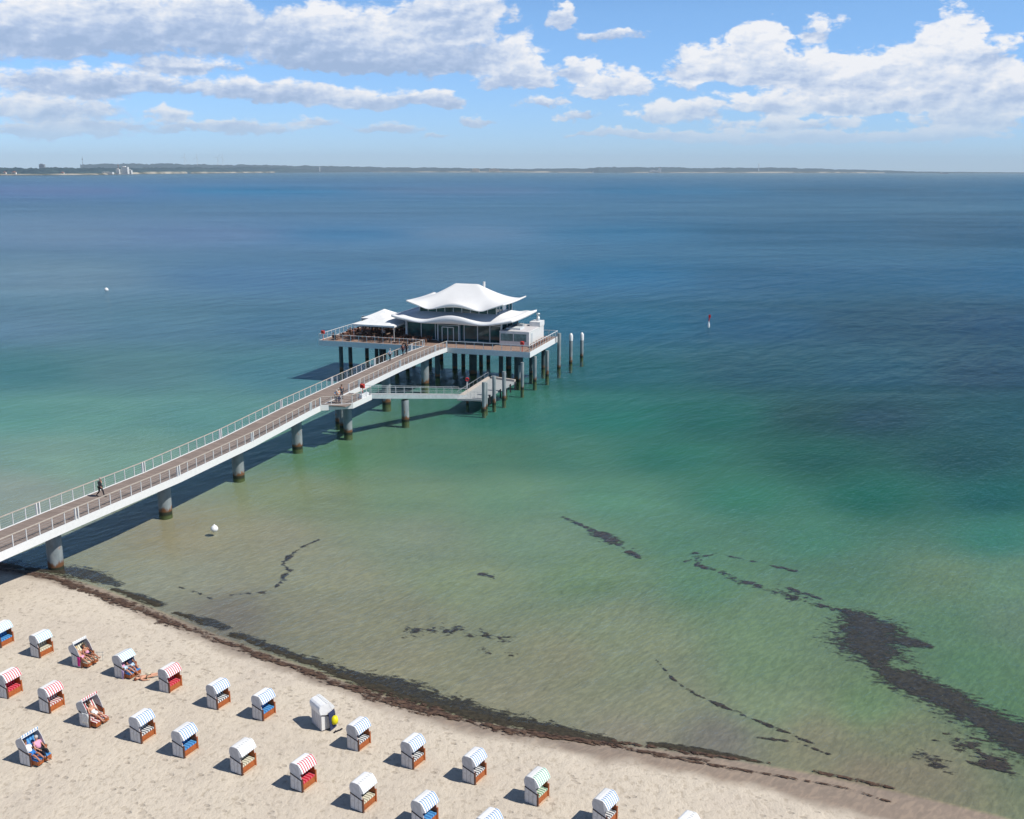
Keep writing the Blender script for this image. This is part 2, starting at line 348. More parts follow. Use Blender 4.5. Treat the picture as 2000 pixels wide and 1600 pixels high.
def weed_mat(name, c1, c2, cut=.9, lo=.0, soft=.10, clump=0.0):
    m, n = mat(name); g = n.node('ShaderNodeNewGeometry').outputs[0]; nz = n.noise(g, 3.5, 6, .7)
    a_ = R(-22); rt = n.node('ShaderNodeMapping', {0: g, 2: (0, 0, -a_)}).outputs[0]
    fine = n.noise(n.v('MULTIPLY', rt, (1.6, 3.6, 0)), 1.0, 6, .72)
    f = n.node('ShaderNodeAttribute', attribute_name='field').outputs['Fac']
    f = n.m('ADD', f, n.m('MULTIPLY', n.m('SUBTRACT', n.noise(g, .75, 3, .6), .5), clump))
    al = n.smooth(n.m('ADD', f, n.m('MULTIPLY', n.m('SUBTRACT', fine, .5), cut*2)), lo, lo+soft)
    b = n.node('ShaderNodeBsdfPrincipled', {'Base Color': n.mix(n.smooth(nz, .35, .65), c1, c2), 'Roughness': .8, 'Specular IOR Level': .3, 'Alpha': al})
    n.node('ShaderNodeOutputMaterial', {0: b.outputs[0]}); return m
WEEDB = weed_mat('wet_brown_seaweed', (.040, .022, .016), (.13, .078, .05), 2.3, .60)
WEEDW = weed_mat('submerged_seaweed', (.024, .020, .013), (.055, .046, .028), 1.7, .0, .6)
WEEDT = weed_mat('thin_submerged_seaweed', (.022, .020, .015), (.07, .050, .032), 2.6, .36, .6, 3.2)

# ---------------------------------------------------------------- ground: beach and seabed from one height field
def vnoise(x, y, seed=0):
    xi = np.floor(x).astype(np.int64); yi = np.floor(y).astype(np.int64); fx = x-xi; fy = y-yi
    fx = fx*fx*(3-2*fx); fy = fy*fy*(3-2*fy)
    def h(a, b):
        k = (a*374761393+b*668265263+seed*1442695041) & 0xffffffff
        k = ((k ^ (k >> 13))*1274126177) & 0xffffffff; k = k ^ (k >> 16)
        return (k & 0xffff)/65535.
    return (h(xi, yi)*(1-fx)+h(xi+1, yi)*fx)*(1-fy)+(h(xi, yi+1)*(1-fx)+h(xi+1, yi+1)*fx)*fy
def fbm(x, y, o=4, seed=0):
    s = 0; a = .5; t = 0
    for i in range(o): s = s+a*vnoise(x*2**i, y*2**i, seed+i*7); t += a; a *= .55
    return s/t
SHORE = [at(u, v) for u, v in ((-700,930),(-250,1065),(0,1108),(110,1122),(200,1148),(300,1188),(420,1238),(500,1268),(600,1303),(700,1340),(800,1372),(900,1400),(1000,1420),(1100,1433),(1200,1452),(1330,1468),(1450,1486),(1600,1512),(1800,1556),(1950,1592),(2100,1640),(2500,1800))]
SHX = np.array([p[0] for p in SHORE]); SHY = np.array([p[1] for p in SHORE]); od = np.argsort(SHX); SHX, SHY = SHX[od], SHY[od]
def shore_d(x, y):                     # + = landward metres from the waterline
    sy = np.interp(x, SHX, SHY); sl = (np.interp(x+2, SHX, SHY)-np.interp(x-2, SHX, SHY))/4
    return (sy-y)/np.sqrt(1+sl*sl)
def ground_z(x, y):
    d = shore_d(x, y)
    land = 1.02*(1-np.exp(-np.maximum(d, 0)/6.0)); sea = -np.minimum(.06*np.maximum(-d, 0), .55)
    far = -np.clip((y-110)/60., 0, 1)*1.2
    bumps = (fbm(x*.5, y*.5, 3, 3)-.5)*.10*np.clip(d/5, 0, 1)+(fbm(x*1.6, y*1.6, 3, 5)-.5)*.07*np.clip(d/3, 0, 1)
    return land+sea+far+bumps
def gz(x, y): return float(ground_z(np.array([x]), np.array([y]))[0])
def lin(c): c = np.array(c)/255.; return np.where(c <= .04045, c/12.92, ((c+.055)/1.055)**2.4)
#@@BEDCOLORS
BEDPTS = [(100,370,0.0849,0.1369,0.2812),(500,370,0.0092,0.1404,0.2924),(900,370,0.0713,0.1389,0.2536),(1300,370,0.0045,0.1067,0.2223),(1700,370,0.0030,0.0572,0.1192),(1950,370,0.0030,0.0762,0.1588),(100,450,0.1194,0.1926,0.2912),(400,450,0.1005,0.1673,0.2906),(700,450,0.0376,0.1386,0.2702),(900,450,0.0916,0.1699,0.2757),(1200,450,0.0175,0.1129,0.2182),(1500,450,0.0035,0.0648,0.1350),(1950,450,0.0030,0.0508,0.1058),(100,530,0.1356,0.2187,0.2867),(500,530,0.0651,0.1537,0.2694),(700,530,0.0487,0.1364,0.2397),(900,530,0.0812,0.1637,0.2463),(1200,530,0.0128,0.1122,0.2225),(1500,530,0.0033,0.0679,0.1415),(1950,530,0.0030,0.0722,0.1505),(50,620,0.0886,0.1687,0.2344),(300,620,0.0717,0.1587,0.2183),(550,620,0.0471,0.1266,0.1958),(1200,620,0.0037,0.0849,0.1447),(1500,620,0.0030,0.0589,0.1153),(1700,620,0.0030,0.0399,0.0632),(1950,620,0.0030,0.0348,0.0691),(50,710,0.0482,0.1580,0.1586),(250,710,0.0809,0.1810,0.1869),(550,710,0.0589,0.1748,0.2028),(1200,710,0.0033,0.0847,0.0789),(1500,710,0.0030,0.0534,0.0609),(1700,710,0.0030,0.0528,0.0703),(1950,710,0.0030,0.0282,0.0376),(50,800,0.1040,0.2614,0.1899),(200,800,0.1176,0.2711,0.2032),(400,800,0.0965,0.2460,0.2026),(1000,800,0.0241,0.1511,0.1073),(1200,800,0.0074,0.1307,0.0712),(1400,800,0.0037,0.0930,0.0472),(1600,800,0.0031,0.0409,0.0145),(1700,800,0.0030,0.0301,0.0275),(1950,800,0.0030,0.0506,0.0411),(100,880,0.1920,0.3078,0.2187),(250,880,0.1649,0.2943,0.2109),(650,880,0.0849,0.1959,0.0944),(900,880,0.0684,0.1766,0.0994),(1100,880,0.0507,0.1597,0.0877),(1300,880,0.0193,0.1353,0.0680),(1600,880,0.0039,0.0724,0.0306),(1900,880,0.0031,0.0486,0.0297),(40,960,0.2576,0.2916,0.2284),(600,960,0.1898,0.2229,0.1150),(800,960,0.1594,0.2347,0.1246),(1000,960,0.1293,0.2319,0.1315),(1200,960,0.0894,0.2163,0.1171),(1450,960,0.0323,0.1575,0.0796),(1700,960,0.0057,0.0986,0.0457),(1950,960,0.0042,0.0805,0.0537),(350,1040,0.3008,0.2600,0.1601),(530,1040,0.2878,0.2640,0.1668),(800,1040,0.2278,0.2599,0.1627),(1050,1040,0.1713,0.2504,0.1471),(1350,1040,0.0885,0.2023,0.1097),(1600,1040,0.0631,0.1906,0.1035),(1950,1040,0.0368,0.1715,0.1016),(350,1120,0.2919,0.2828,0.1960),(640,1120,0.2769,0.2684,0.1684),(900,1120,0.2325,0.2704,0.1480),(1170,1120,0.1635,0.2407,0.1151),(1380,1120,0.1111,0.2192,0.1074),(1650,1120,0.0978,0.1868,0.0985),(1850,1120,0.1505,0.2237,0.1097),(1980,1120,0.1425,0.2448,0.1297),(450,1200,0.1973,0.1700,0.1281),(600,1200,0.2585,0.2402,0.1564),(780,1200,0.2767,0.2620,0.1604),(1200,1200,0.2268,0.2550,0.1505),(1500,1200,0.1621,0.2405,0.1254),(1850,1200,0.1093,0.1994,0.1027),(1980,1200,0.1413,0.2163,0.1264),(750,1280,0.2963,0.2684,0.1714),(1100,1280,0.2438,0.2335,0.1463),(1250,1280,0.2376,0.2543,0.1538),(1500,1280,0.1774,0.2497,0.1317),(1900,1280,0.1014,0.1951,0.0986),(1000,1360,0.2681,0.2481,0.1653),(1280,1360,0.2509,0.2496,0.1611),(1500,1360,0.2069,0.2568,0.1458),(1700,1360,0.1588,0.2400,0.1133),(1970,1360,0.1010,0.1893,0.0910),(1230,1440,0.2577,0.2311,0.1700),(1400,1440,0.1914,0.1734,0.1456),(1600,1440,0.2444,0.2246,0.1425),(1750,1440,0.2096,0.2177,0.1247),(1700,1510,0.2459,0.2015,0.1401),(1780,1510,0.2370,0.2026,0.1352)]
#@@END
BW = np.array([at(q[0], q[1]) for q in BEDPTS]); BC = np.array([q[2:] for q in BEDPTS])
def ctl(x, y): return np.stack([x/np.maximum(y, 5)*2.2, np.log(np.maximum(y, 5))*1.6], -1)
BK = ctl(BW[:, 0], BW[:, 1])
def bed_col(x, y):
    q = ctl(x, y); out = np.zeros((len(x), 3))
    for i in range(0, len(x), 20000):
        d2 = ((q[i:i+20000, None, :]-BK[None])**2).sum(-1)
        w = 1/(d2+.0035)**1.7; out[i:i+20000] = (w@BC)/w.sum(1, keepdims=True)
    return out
ys = [-70., -30., 0., 20., 34.]
while ys[-1] < 22000: ys.append(ys[-1]*(1.0042 if ys[-1] < 118 else 1.016))
ys = np.array(ys); ks = np.concatenate([np.linspace(-3, -.75, 10)[:-1], np.linspace(-.75, .75, 440), np.linspace(.75, 3, 10)[1:]])
GY, GK = np.meshgrid(ys, ks, indexing='ij'); GX = GK*np.maximum(GY, 40)
gx, gy = GX.ravel(), GY.ravel()
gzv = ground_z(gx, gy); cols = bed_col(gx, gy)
dd = shore_d(gx, gy)
wetw = np.interp(gx, [-40, 0, 12, 20, 26], [1.0, 1.0, 2.4, 3.6, 3.8])
dry = np.clip((dd-wetw+(fbm(gx*.6, gy*.6, 3, 9)-.5)*1.6)/1.2, 0, 1)*(dd > 0)
wetc = np.array([.30, .235, .185]); onland = np.clip(dd/.35, 0, 1)[:, None]
cols = cols*(1-onland)+wetc*onland
nr, nc = GX.shape
idx = np.arange(nr*nc).reshape(nr, nc)
quads = np.stack([idx[:-1, :-1], idx[:-1, 1:], idx[1:, 1:], idx[1:, :-1]], -1).reshape(-1, 4)
dq = dd[quads].mean(1)
def grid_obj(name, q, mat_):
    used, inv = np.unique(q, return_inverse=True); inv = inv.reshape(q.shape)
    me = bpy.data.meshes.new(name); me.vertices.add(len(used)); me.vertices.foreach_set('co', np.stack([gx[used], gy[used], gzv[used]], -1).astype(np.float32).ravel())
    me.loops.add(q.size); me.loops.foreach_set('vertex_index', inv.ravel().astype(np.int32))
    me.polygons.add(len(q)); me.polygons.foreach_set('loop_start', np.arange(0, q.size, 4, dtype=np.int32)); me.polygons.foreach_set('loop_total', np.full(len(q), 4, dtype=np.int32))
    me.update(calc_edges=True); me.polygons.foreach_set('use_smooth', np.ones(len(q), dtype=bool))
    ca = me.attributes.new('bed', 'FLOAT_COLOR', 'POINT'); ca.data.foreach_set('color', np.concatenate([cols[used], np.ones((len(used), 1))], 1).astype(np.float32).ravel())
    da = me.attributes.new('dry', 'FLOAT', 'POINT'); da.data.foreach_set('value', dry[used].astype(np.float32))
    me.materials.append(mat_); o = bpy.data.objects.new(name, me); COL.objects.link(o); o['kind'] = 'structure'; return o
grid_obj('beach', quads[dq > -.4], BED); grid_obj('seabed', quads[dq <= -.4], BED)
wm = MB(); wm.add([(-66000, 30, 0), (66000, 30, 0), (66000, 21500, 0), (-66000, 21500, 0)], [(0, 1, 2, 3)])
sea = wm.build('water', WATER); sea['kind'] = 'structure'

# ---------------------------------------------------------------- seaweed: ragged mats cut from a fine grid
def seg_dist(x, y, pts):
    best = np.full(x.shape, 1e9)
    for (p, q) in zip(pts[:-1], pts[1:]):
        px, py, pr = p; qx, qy, qr = q; dx, dy = qx-px, qy-py; L2 = dx*dx+dy*dy+1e-9
        t = np.clip(((x-px)*dx+(y-py)*dy)/L2, 0, 1)
        best = np.minimum(best, np.hypot(x-px-t*dx, y-py-t*dy)/(pr+(qr-pr)*t))
    return best
def weed(name, label, cat, polys, res, mat_, z_off, amp=.9, fs=1.0, seed=0, th=0.0, h=.05, aniso=1.0):
    allp = [p for pl in polys for p in pl]; mr = max(p[2] for p in allp)*1.9
    xs = np.arange(min(p[0] for p in allp)-mr, max(p[0] for p in allp)+mr, res); yy = np.arange(min(p[1] for p in allp)-mr, max(p[1] for p in allp)+mr, res)
    X, Y = np.meshgrid(xs, yy, indexing='ij'); m_ = np.full(X.shape, 1e9)
    for pl in polys: m_ = np.minimum(m_, seg_dist(X, Y, pl))
    # streaks run along the shore
    a_ = R(-22); U = (X*math.cos(a_)+Y*math.sin(a_))*fs/aniso; V = (-X*math.sin(a_)+Y*math.cos(a_))*fs
    f = fbm(U, V, 5, seed); F_ = 1-m_+(f-.5)*2*amp-th
    keep = (F_[:-1, :-1] > -.75) & (m_[:-1, :-1] < 1.75)
    Z = np.maximum(ground_z(X, Y), z_off[1])+z_off[0]+np.clip(F_, 0, 1)*h*(.5+vnoise(X*3, Y*3, seed+50))
    ii, jj = np.nonzero(keep); nY = X.shape[1]
    q = np.stack([ii*nY+jj, (ii+1)*nY+jj, (ii+1)*nY+jj+1, ii*nY+jj+1], -1)
    used, inv = np.unique(q, return_inverse=True); inv = inv.reshape(q.shape)
    me = bpy.data.meshes.new(name); me.from_pydata(np.stack([X.ravel()[used], Y.ravel()[used], Z.ravel()[used]], -1).tolist(), [], inv.tolist())
    fa = me.attributes.new('field', 'FLOAT', 'POINT'); fa.data.foreach_set('value', np.clip(F_, -1, .9).ravel()[used].astype(np.float32))
    me.materials.append(mat_); o = bpy.data.objects.new(name, me); COL.objects.link(o); tag(o, label, cat, kind='stuff'); return o
def WP(l): return [at(u, v)+(r,) for u, v, r in l]
weed('seaweed', 'brown seaweed wrack washed up along the waterline on the sand', 'seaweed',
     [WP([(-60,1100,1.5),(30,1118,1.1),(110,1136,1.0),(210,1172,.9),(330,1218,.9),(430,1256,.8),(530,1292,.8),(640,1331,.9),(760,1370,.9),(880,1404,.9),(1000,1432,.8),(1110,1448,.6),(1200,1458,.45),(1300,1482,.5),(1380,1492,.35)]),
      WP([(1330,1490,.3),(1500,1520,.22),(1650,1545,.2),(1750,1580,.2)]), WP([(1590,1508,.22),(1700,1530,.25),(1760,1545,.12)]), WP([(1200,1450,.35),(1400,1478,.3),(1510,1492,.2)])],
     .10, WEEDB, (.03, .0), .75, 1.3, 1, .0, .06, 3.0)
weed('seaweed', 'dark band of floating seaweed hugging the shore beside the wrack', 'seaweed',
     [WP([(590,1290,.5),(660,1311,1.0),(720,1327,1.4),(790,1349,1.7),(860,1372,1.6),(930,1393,1.5),(1010,1414,1.3),(1100,1433,1.0),(1200,1451,.6)]), WP([(1270,1452,.3),(1330,1460,.5),(1420,1474,.4),(1490,1490,.15)]),
      WP([(225,1152,.5),(270,1165,.8),(310,1180,.6)]), WP([(345,1197,.4),(400,1213,.7),(440,1225,.6)]), WP([(460,1238,.5),(520,1260,.7),(580,1282,.8),(620,1296,.7)]), WP([(60,1112,.8),(125,1112,1.5),(190,1126,1.2),(230,1140,.6)]), WP([(-40,1090,2.2),(30,1106,1.2)])],
     .12, WEEDW, (.02, -.12), .55, .9, 21, .05, .03, 2.0)
weed('seaweed', 'huge black seaweed bed under water at the right of the bay', 'seaweed',
     [WP([(1680,1195,1.8),(1700,1220,3.2),(1705,1255,2.8),(1715,1285,1.0)]), WP([(1720,1235,2.0),(1790,1242,.9),(1820,1250,.4)]), WP([(1735,1298,1.2),(1770,1315,2.0),(1850,1350,2.1),(1930,1395,2.2),(2020,1440,2.5),(2150,1500,2.6)])],
     .15, WEEDW, (.03, -.9), .38, .55, 31, .0, .03)
weed('seaweed', 'thin broken chain of seaweed leading to the big black bed', 'seaweed',
     [WP([(1355,1070,.5),(1365,1092,.5),(1400,1102,.45),(1450,1122,.7),(1500,1138,.8),(1540,1152,.9),(1590,1168,.7),(1660,1182,.4)]), WP([(1520,1130,.4),(1580,1150,.3),(1610,1160,.2)]), WP([(1340,1085,.3),(1400,1070,.2),(1560,1105,.3)])],
     .14, WEEDT, (.03, -.9), .9, 1.1, 41, .15, .03, 2.0)
weed('seaweed', 'slim streak of seaweed in green water above the middle of the bay', 'seaweed',
     [WP([(1100,1000,.3),(1150,1022,.5),(1190,1042,1.3),(1215,1060,1.2),(1250,1078,.4)])], .14, WEEDT, (.03, -.9), .8, 1.0, 51, .1, .03, 2.0)
weed('seaweed', 'winding thread of brown seaweed nearest the bridge', 'seaweed',
     [WP([(622,1044,.15),(595,1055,.22),(568,1072,.3),(552,1090,.3),(565,1104,.35),(550,1122,.35),(535,1138,.3),(515,1146,.3),(450,1155,.12)]), WP([(350,1142,.12),(385,1152,.2),(415,1166,.15)])], .09, WEEDT, (.03, -.9), 1.0, 1.6, 61, .1, .03)
weed('seaweed', 'long thin thread of seaweed under the rippled shallows', 'seaweed',
     [WP([(1280,1272,.08),(1315,1312,.12),(1360,1345,.16),(1410,1368,.22),(1470,1395,.2),(1530,1420,.2),(1590,1448,.15)]), WP([(1480,1436,.15),(1560,1445,.15),(1620,1470,.12)])], .08, WEEDT, (.03, -.9), 1.1, 1.8, 71, .1, .03)
weed('seaweed', 'scattered brown weed tufts in the shallows off the middle beach', 'seaweed',
     [WP([(800,1220,1.2),(880,1215,1.4)]), WP([(920,1225,1.0),(1000,1235,.8)]), WP([(945,1254,.7),(955,1258,.7)]), WP([(985,1264,.6),(1000,1267,.5)]), WP([(940,1110,.5),(960,1116,.5)]), WP([(1880,1440,1.6),(1940,1480,1.6)]), WP([(1800,1470,.9),(1850,1490,.9)])],
     .10, WEEDT, (.03, -.9), 1.3, 1.5, 81, .35, .03, 2.0)

# ---------------------------------------------------------------- platform frame: s along the front, t out to sea, h above water
ORG = Vector((-31.52, 164.82, 0)); TH = R(-18.0)
ES = Vector((math.cos(TH), math.sin(TH), 0)); ET = Vector((-math.sin(TH), math.cos(TH), 0))
def LW(s, t, h=0.0): return ORG+ES*s+ET*t+Vector((0, 0, h))
def st(x, y): d = Vector((x, y, 0))-ORG; return d.dot(ES), d.dot(ET)
def pthing(name, label, cat, s, t, h, group=None, rz=0.0):      # thing standing at (s,t,h); its parts are given in s,t,h
    return thing(name, label, cat, LW(s, t, h), TH+rz, group, off=(s, t, h))
DH = 5.0
# bridge
BC_, BHW = 20.5, 2.0
JT = [-123, -109.5, -96, -82.3, -68.7, -55.9, -43.3, -30.6, -17.8, -4.8, -.02]
JH = [4.5, 4.45, 4.2, 4.08, 3.85, 4.0, 4.55, 4.85, 5.12, 5.14, 5.01]
def bh(t): return float(np.interp(t, JT, JH))
BRT = pthing('footbridge', 'long white footbridge with wooden deck leading from the beach to the teahouse', 'bridge', BC_, -60, 0)
def along(mb, s0, s1, zo0, zo1):
    for t0, t1 in zip(JT[:-1], JT[1:]):
        a_, b_ = bh(t0), bh(t1)
        mb.add([(s0,t0,a_+zo0),(s1,t0,a_+zo0),(s1,t1,b_+zo0),(s0,t1,b_+zo0),(s0,t0,a_+zo1),(s1,t0,a_+zo1),(s1,t1,b_+zo1),(s0,t1,b_+zo1)],
               [(0,3,2,1),(4,5,6,7),(0,1,5,4),(2,3,7,6)]+([(3,0,4,7)]+[(1,2,6,5)]))
m_ = MB(); along(m_, BC_-BHW+.13, BC_+BHW-.13, -.12, 0); m_.build('deck', DECK, BRT)
for sg in (-1, 1):
    m_ = MB(); e0, e1 = sorted((BC_+sg*(BHW-.12), BC_+sg*BHW)); along(m_, e0, e1, -.62, .04); m_.build('fascia', WHITE, BRT)
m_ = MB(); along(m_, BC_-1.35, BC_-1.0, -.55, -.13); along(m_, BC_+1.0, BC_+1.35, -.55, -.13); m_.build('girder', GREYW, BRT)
m_ = MB(); along(m_, BC_+1.12, BC_+1.20, .002, .012); m_.build('drain_slot', TRIM, BRT)
BUMP0, BUMP1, BS = -41.0, -33.6, 3.1       # viewing bay on the right-hand side
def rail_run(parent, pts, spacing, top=HANDW, hgt=1.05, wires=4):
    """handrail + wires (one part each) and posts as parts, along a polyline of (s,t,h)"""
    hr, wi = MB(), MB()
    pts = [Vector(p) for p in pts]
    for a_, b_ in zip(pts[:-1], pts[1:]):
        hr.bar(a_+Vector((0,0,hgt)), b_+Vector((0,0,hgt)), .09, .06)
        for k in range(wires): wi.tube([a_+Vector((0,0,hgt*(k+1)/(wires+1))), b_+Vector((0,0,hgt*(k+1)/(wires+1)))], .008, 4, False)
        L_ = (b_-a_).length; nn = max(1, round(L_/spacing))
        for i in range(nn+1):
            if i == nn and b_ is not pts[-1]: continue
            p_ = a_.lerp(b_, i/nn); MB().bar(p_+Vector((0,0,-.05)), p_+Vector((0,0,hgt-.03)), .07, .05, (0,1,0)).build('railing_post', WHITE, parent)
    hr.build('handrail', top, parent); wi.build('wire_infill', STEEL, parent)
def bridge_rail(s, t0, t1):
    ts = [t for t in JT if t0 < t < t1]; ts = [t0]+ts+[t1]
    hr, wi = MB(), MB()
    for a_, b_ in zip(ts[:-1], ts[1:]):
        A, B = Vector((s, a_, bh(a_))), Vector((s, b_, bh(b_)))
        hr.bar(A+Vector((0,0,1.05)), B+Vector((0,0,1.05)), .10, .06)
        for k in range(4): wi.tube([A+Vector((0,0,.2+.2*k)), B+Vector((0,0,.2+.2*k))], .007, 4, False)
        nn = max(1, round((B-A).length/1.37))
        for i in range(1, nn):
            p_ = A.lerp(B, i/nn); MB().bar(p_+Vector((0,0,.0)), p_+Vector((0,0,1.03)), .06, .05, (0,1,0)).build('railing_post', WHITE, BRT)
        for end, q_ in ((A, .16), (B, -.16)):
            if (end is A and a_ == t0 and t0 > -100) or (end is B and b_ == t1 and t1 < -1): q_ *= .3
            p_ = end+Vector((0, q_, 0)); MB().bar(p_, p_+Vector((0,0,1.06)), .13, .10, (0,1,0)).build('end_post', WHITE, BRT)
    hr.build('handrail', HANDW, BRT); wi.build('wire_infill', STEEL, BRT)
bridge_rail(BC_-BHW+.05, JT[2], -.3); bridge_rail(BC_+BHW-.05, JT[2], BUMP0); bridge_rail(BC_+BHW-.05, BUMP1, -.05)
# viewing bay
bs0, bs1 = BC_+BHW, BC_+BHW+BS
m_ = MB(); bz = bh(-37.3)-.02; m_.box(bs0-.1, bs1-.1, BUMP0+.5, BUMP1-.1, bz-.12, bz); m_.build('bay_deck', DECK, BRT)
m_ = MB()
for a_, b_ in (((bs0, BUMP0), (bs1, BUMP0+2.2)), ((bs1, BUMP0+2.2), (bs1, BUMP1)), ((bs1, BUMP1), (bs0, BUMP1))):
    m_.bar((a_[0], a_[1], bz-.28), (b_[0], b_[1], bz-.28), .10, .66)
m_.build('bay_fascia', WHITE, BRT)
rail_run(BRT, [(bs0, BUMP0, bz), (bs1-.05, BUMP0+2.2, bz), (bs1-.05, BUMP1-.05, bz)], 1.4)
m_ = MB().box(bs1-.55, bs1-.10, BUMP1-2.4, BUMP1-.5, bz+.02, bz+.45); m_.build('bench', WHITE, BRT)

def pile(x, y, r, top, label, group, cat='pile', mt=PILE, rust=True, s_t=False, prof=None):
    if s_t: p_ = LW(x, y); x, y = p_.x, p_.y
    z0 = -1.9
    m_ = MB().lathe([(r, z0), (r, top*.5), (r, top-.04), (r*.96, top)], 18, (0, 0, 0))
    o = m_.build('pile' if cat == 'pile' else 'bridge_pier', mt); o.location = (x, y, 0); tag(o, label, cat, group); return o
# piers of the bridge
for i, (t, dx, lab) in enumerate(((-96, 0, 'thick concrete pier under the bridge nearest the left edge'), (-83.2, .15, 'rust stained bridge pier standing in the seaweed at the waterline'),
        (-68.5, 0, 'second bridge pier out from the beach, with orange rust streak'), (-55.9, 0, 'third bridge pier out from the beach'),
        (-43.4, 0, 'fourth bridge pier, just before the viewing bay'), (-18.4, 0, 'bridge pier rising behind the sloping gangway'), (-4.4, 0, 'last bridge pier before the teahouse platform'), (-30.6, -1, 'bridge pier hidden behind the viewing bay'))):
    o = pile(BC_+dx, t, .62, bh(t)-.5, lab, 'bridge piers', 'pier', s_t=True)
    MB().box(-1.5, 1.5, -.35, .35, bh(t)-.62, bh(t)-.18).build('pier_head', GREYW, o).rotation_euler = (0, 0, TH)
pile(*at(680, 846), .55, bz-.6, 'thick pier under the viewing bay with the red rescue box', 'viewing bay piers', 'pier')
pile(*at(669, 833), .38, bz-.6, 'thin dark pier just left of the viewing bay pier', 'viewing bay piers', 'pier')

# ---------------------------------------------------------------- teahouse platform
PLW, PLD = 36.0, 16.0
PLT = pthing('pier_platform', 'wide white rimmed platform on piles carrying the teahouse', 'platform', 18, 8, 0)
MB().box(.12, PLW-.12, .12, PLD-.12, DH-.25, DH).build('deck', DECKP, PLT)
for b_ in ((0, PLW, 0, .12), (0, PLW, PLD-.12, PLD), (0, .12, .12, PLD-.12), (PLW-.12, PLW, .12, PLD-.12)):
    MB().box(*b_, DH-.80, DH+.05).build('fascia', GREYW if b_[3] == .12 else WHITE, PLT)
m_ = MB()
for t in (2, 6, 10, 14): m_.box(.3, PLW-.3, t-.25, t+.25, DH-.75, DH-.252)
for s in (3, 9, 15, 21, 27, 33): m_.box(s-.2, s+.2, .3, PLD-.3, DH-.70, DH-.256)
m_.build('underframe', STEEL, PLT)
rail_run(PLT, [(BC_-BHW+.1, .1, DH), (.08, .1, DH), (.08, PLD-.1, DH), (10, PLD-.1, DH)], 1.45, WHITE)
rail_run(PLT, [(BC_+BHW-.05, .1, DH), (PLW-.08, .1, DH), (PLW-.08, PLD-.1, DH), (30, PLD-.1, DH)], 1.45, WHITE)
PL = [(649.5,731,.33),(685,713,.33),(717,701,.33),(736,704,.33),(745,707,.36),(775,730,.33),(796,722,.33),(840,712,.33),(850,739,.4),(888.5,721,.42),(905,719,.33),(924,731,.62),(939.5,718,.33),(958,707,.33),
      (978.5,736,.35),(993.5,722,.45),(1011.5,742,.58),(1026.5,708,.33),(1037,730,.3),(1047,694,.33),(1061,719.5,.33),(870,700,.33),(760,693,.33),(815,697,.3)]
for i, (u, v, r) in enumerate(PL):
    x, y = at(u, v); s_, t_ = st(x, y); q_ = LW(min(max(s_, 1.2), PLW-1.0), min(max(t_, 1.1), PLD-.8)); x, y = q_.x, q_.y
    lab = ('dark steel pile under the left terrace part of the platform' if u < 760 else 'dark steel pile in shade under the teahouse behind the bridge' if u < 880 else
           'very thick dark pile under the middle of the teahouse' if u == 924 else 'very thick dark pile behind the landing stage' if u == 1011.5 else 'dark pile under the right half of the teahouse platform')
    pile(x, y, r, DH-.76, lab, 'piles under the platform', mt=PILE_SHADED)
def fpile(u, v, vt, r, lab, grp, cap=None):
    x, y = at(u, v); top = next(h for h in np.arange(1.5, 12, .05) if proj_v(x, y, h) <= vt)
    o = pile(x, y, r, top, lab, grp, 'mooring pile')
    if cap: MB().lathe([(r+.03, 0), (r+.03, cap), (r*.5, cap+.35), (.03, cap+.4)], 16, (0, 0, top-.9)).build('white_cap', WHITE, o)
    return o
fpile(1091.5,719,651,.30,'tall mooring pile at the right corner of the platform','mooring piles')
fpile(1114.5,709,655,.30,'mooring pile with round white cap, left of the two in open water','mooring piles', .9)
fpile(1136,697,655,.30,'mooring pile with pointed white cap farthest to the right','mooring piles', 1.0)
fpile(1044.5,744,696,.28,'mooring pile in front of the right front corner of the platform','mooring piles')
fpile(1068.5,733,685,.28,'mooring pile close under the right side of the platform','mooring piles')
fpile(1020,759,708,.26,'mooring pile alone between landing stage and platform corner','mooring piles')
fpile(1014.5,744,714,.24,'short mooring pile behind the one beside the landing stage','mooring piles')
fpile(984.5,780,726,.28,'rear mooring pile at the long side of the landing stage','mooring piles')
fpile(965,789,735,.26,'middle mooring pile at the long side of the landing stage','mooring piles')
fpile(945.5,801,747,.28,'front mooring pile at the near corner of the landing stage','mooring piles')
fpile(949.5,796,748,.22,'slimmer pile tight behind the front mooring pile','mooring piles')

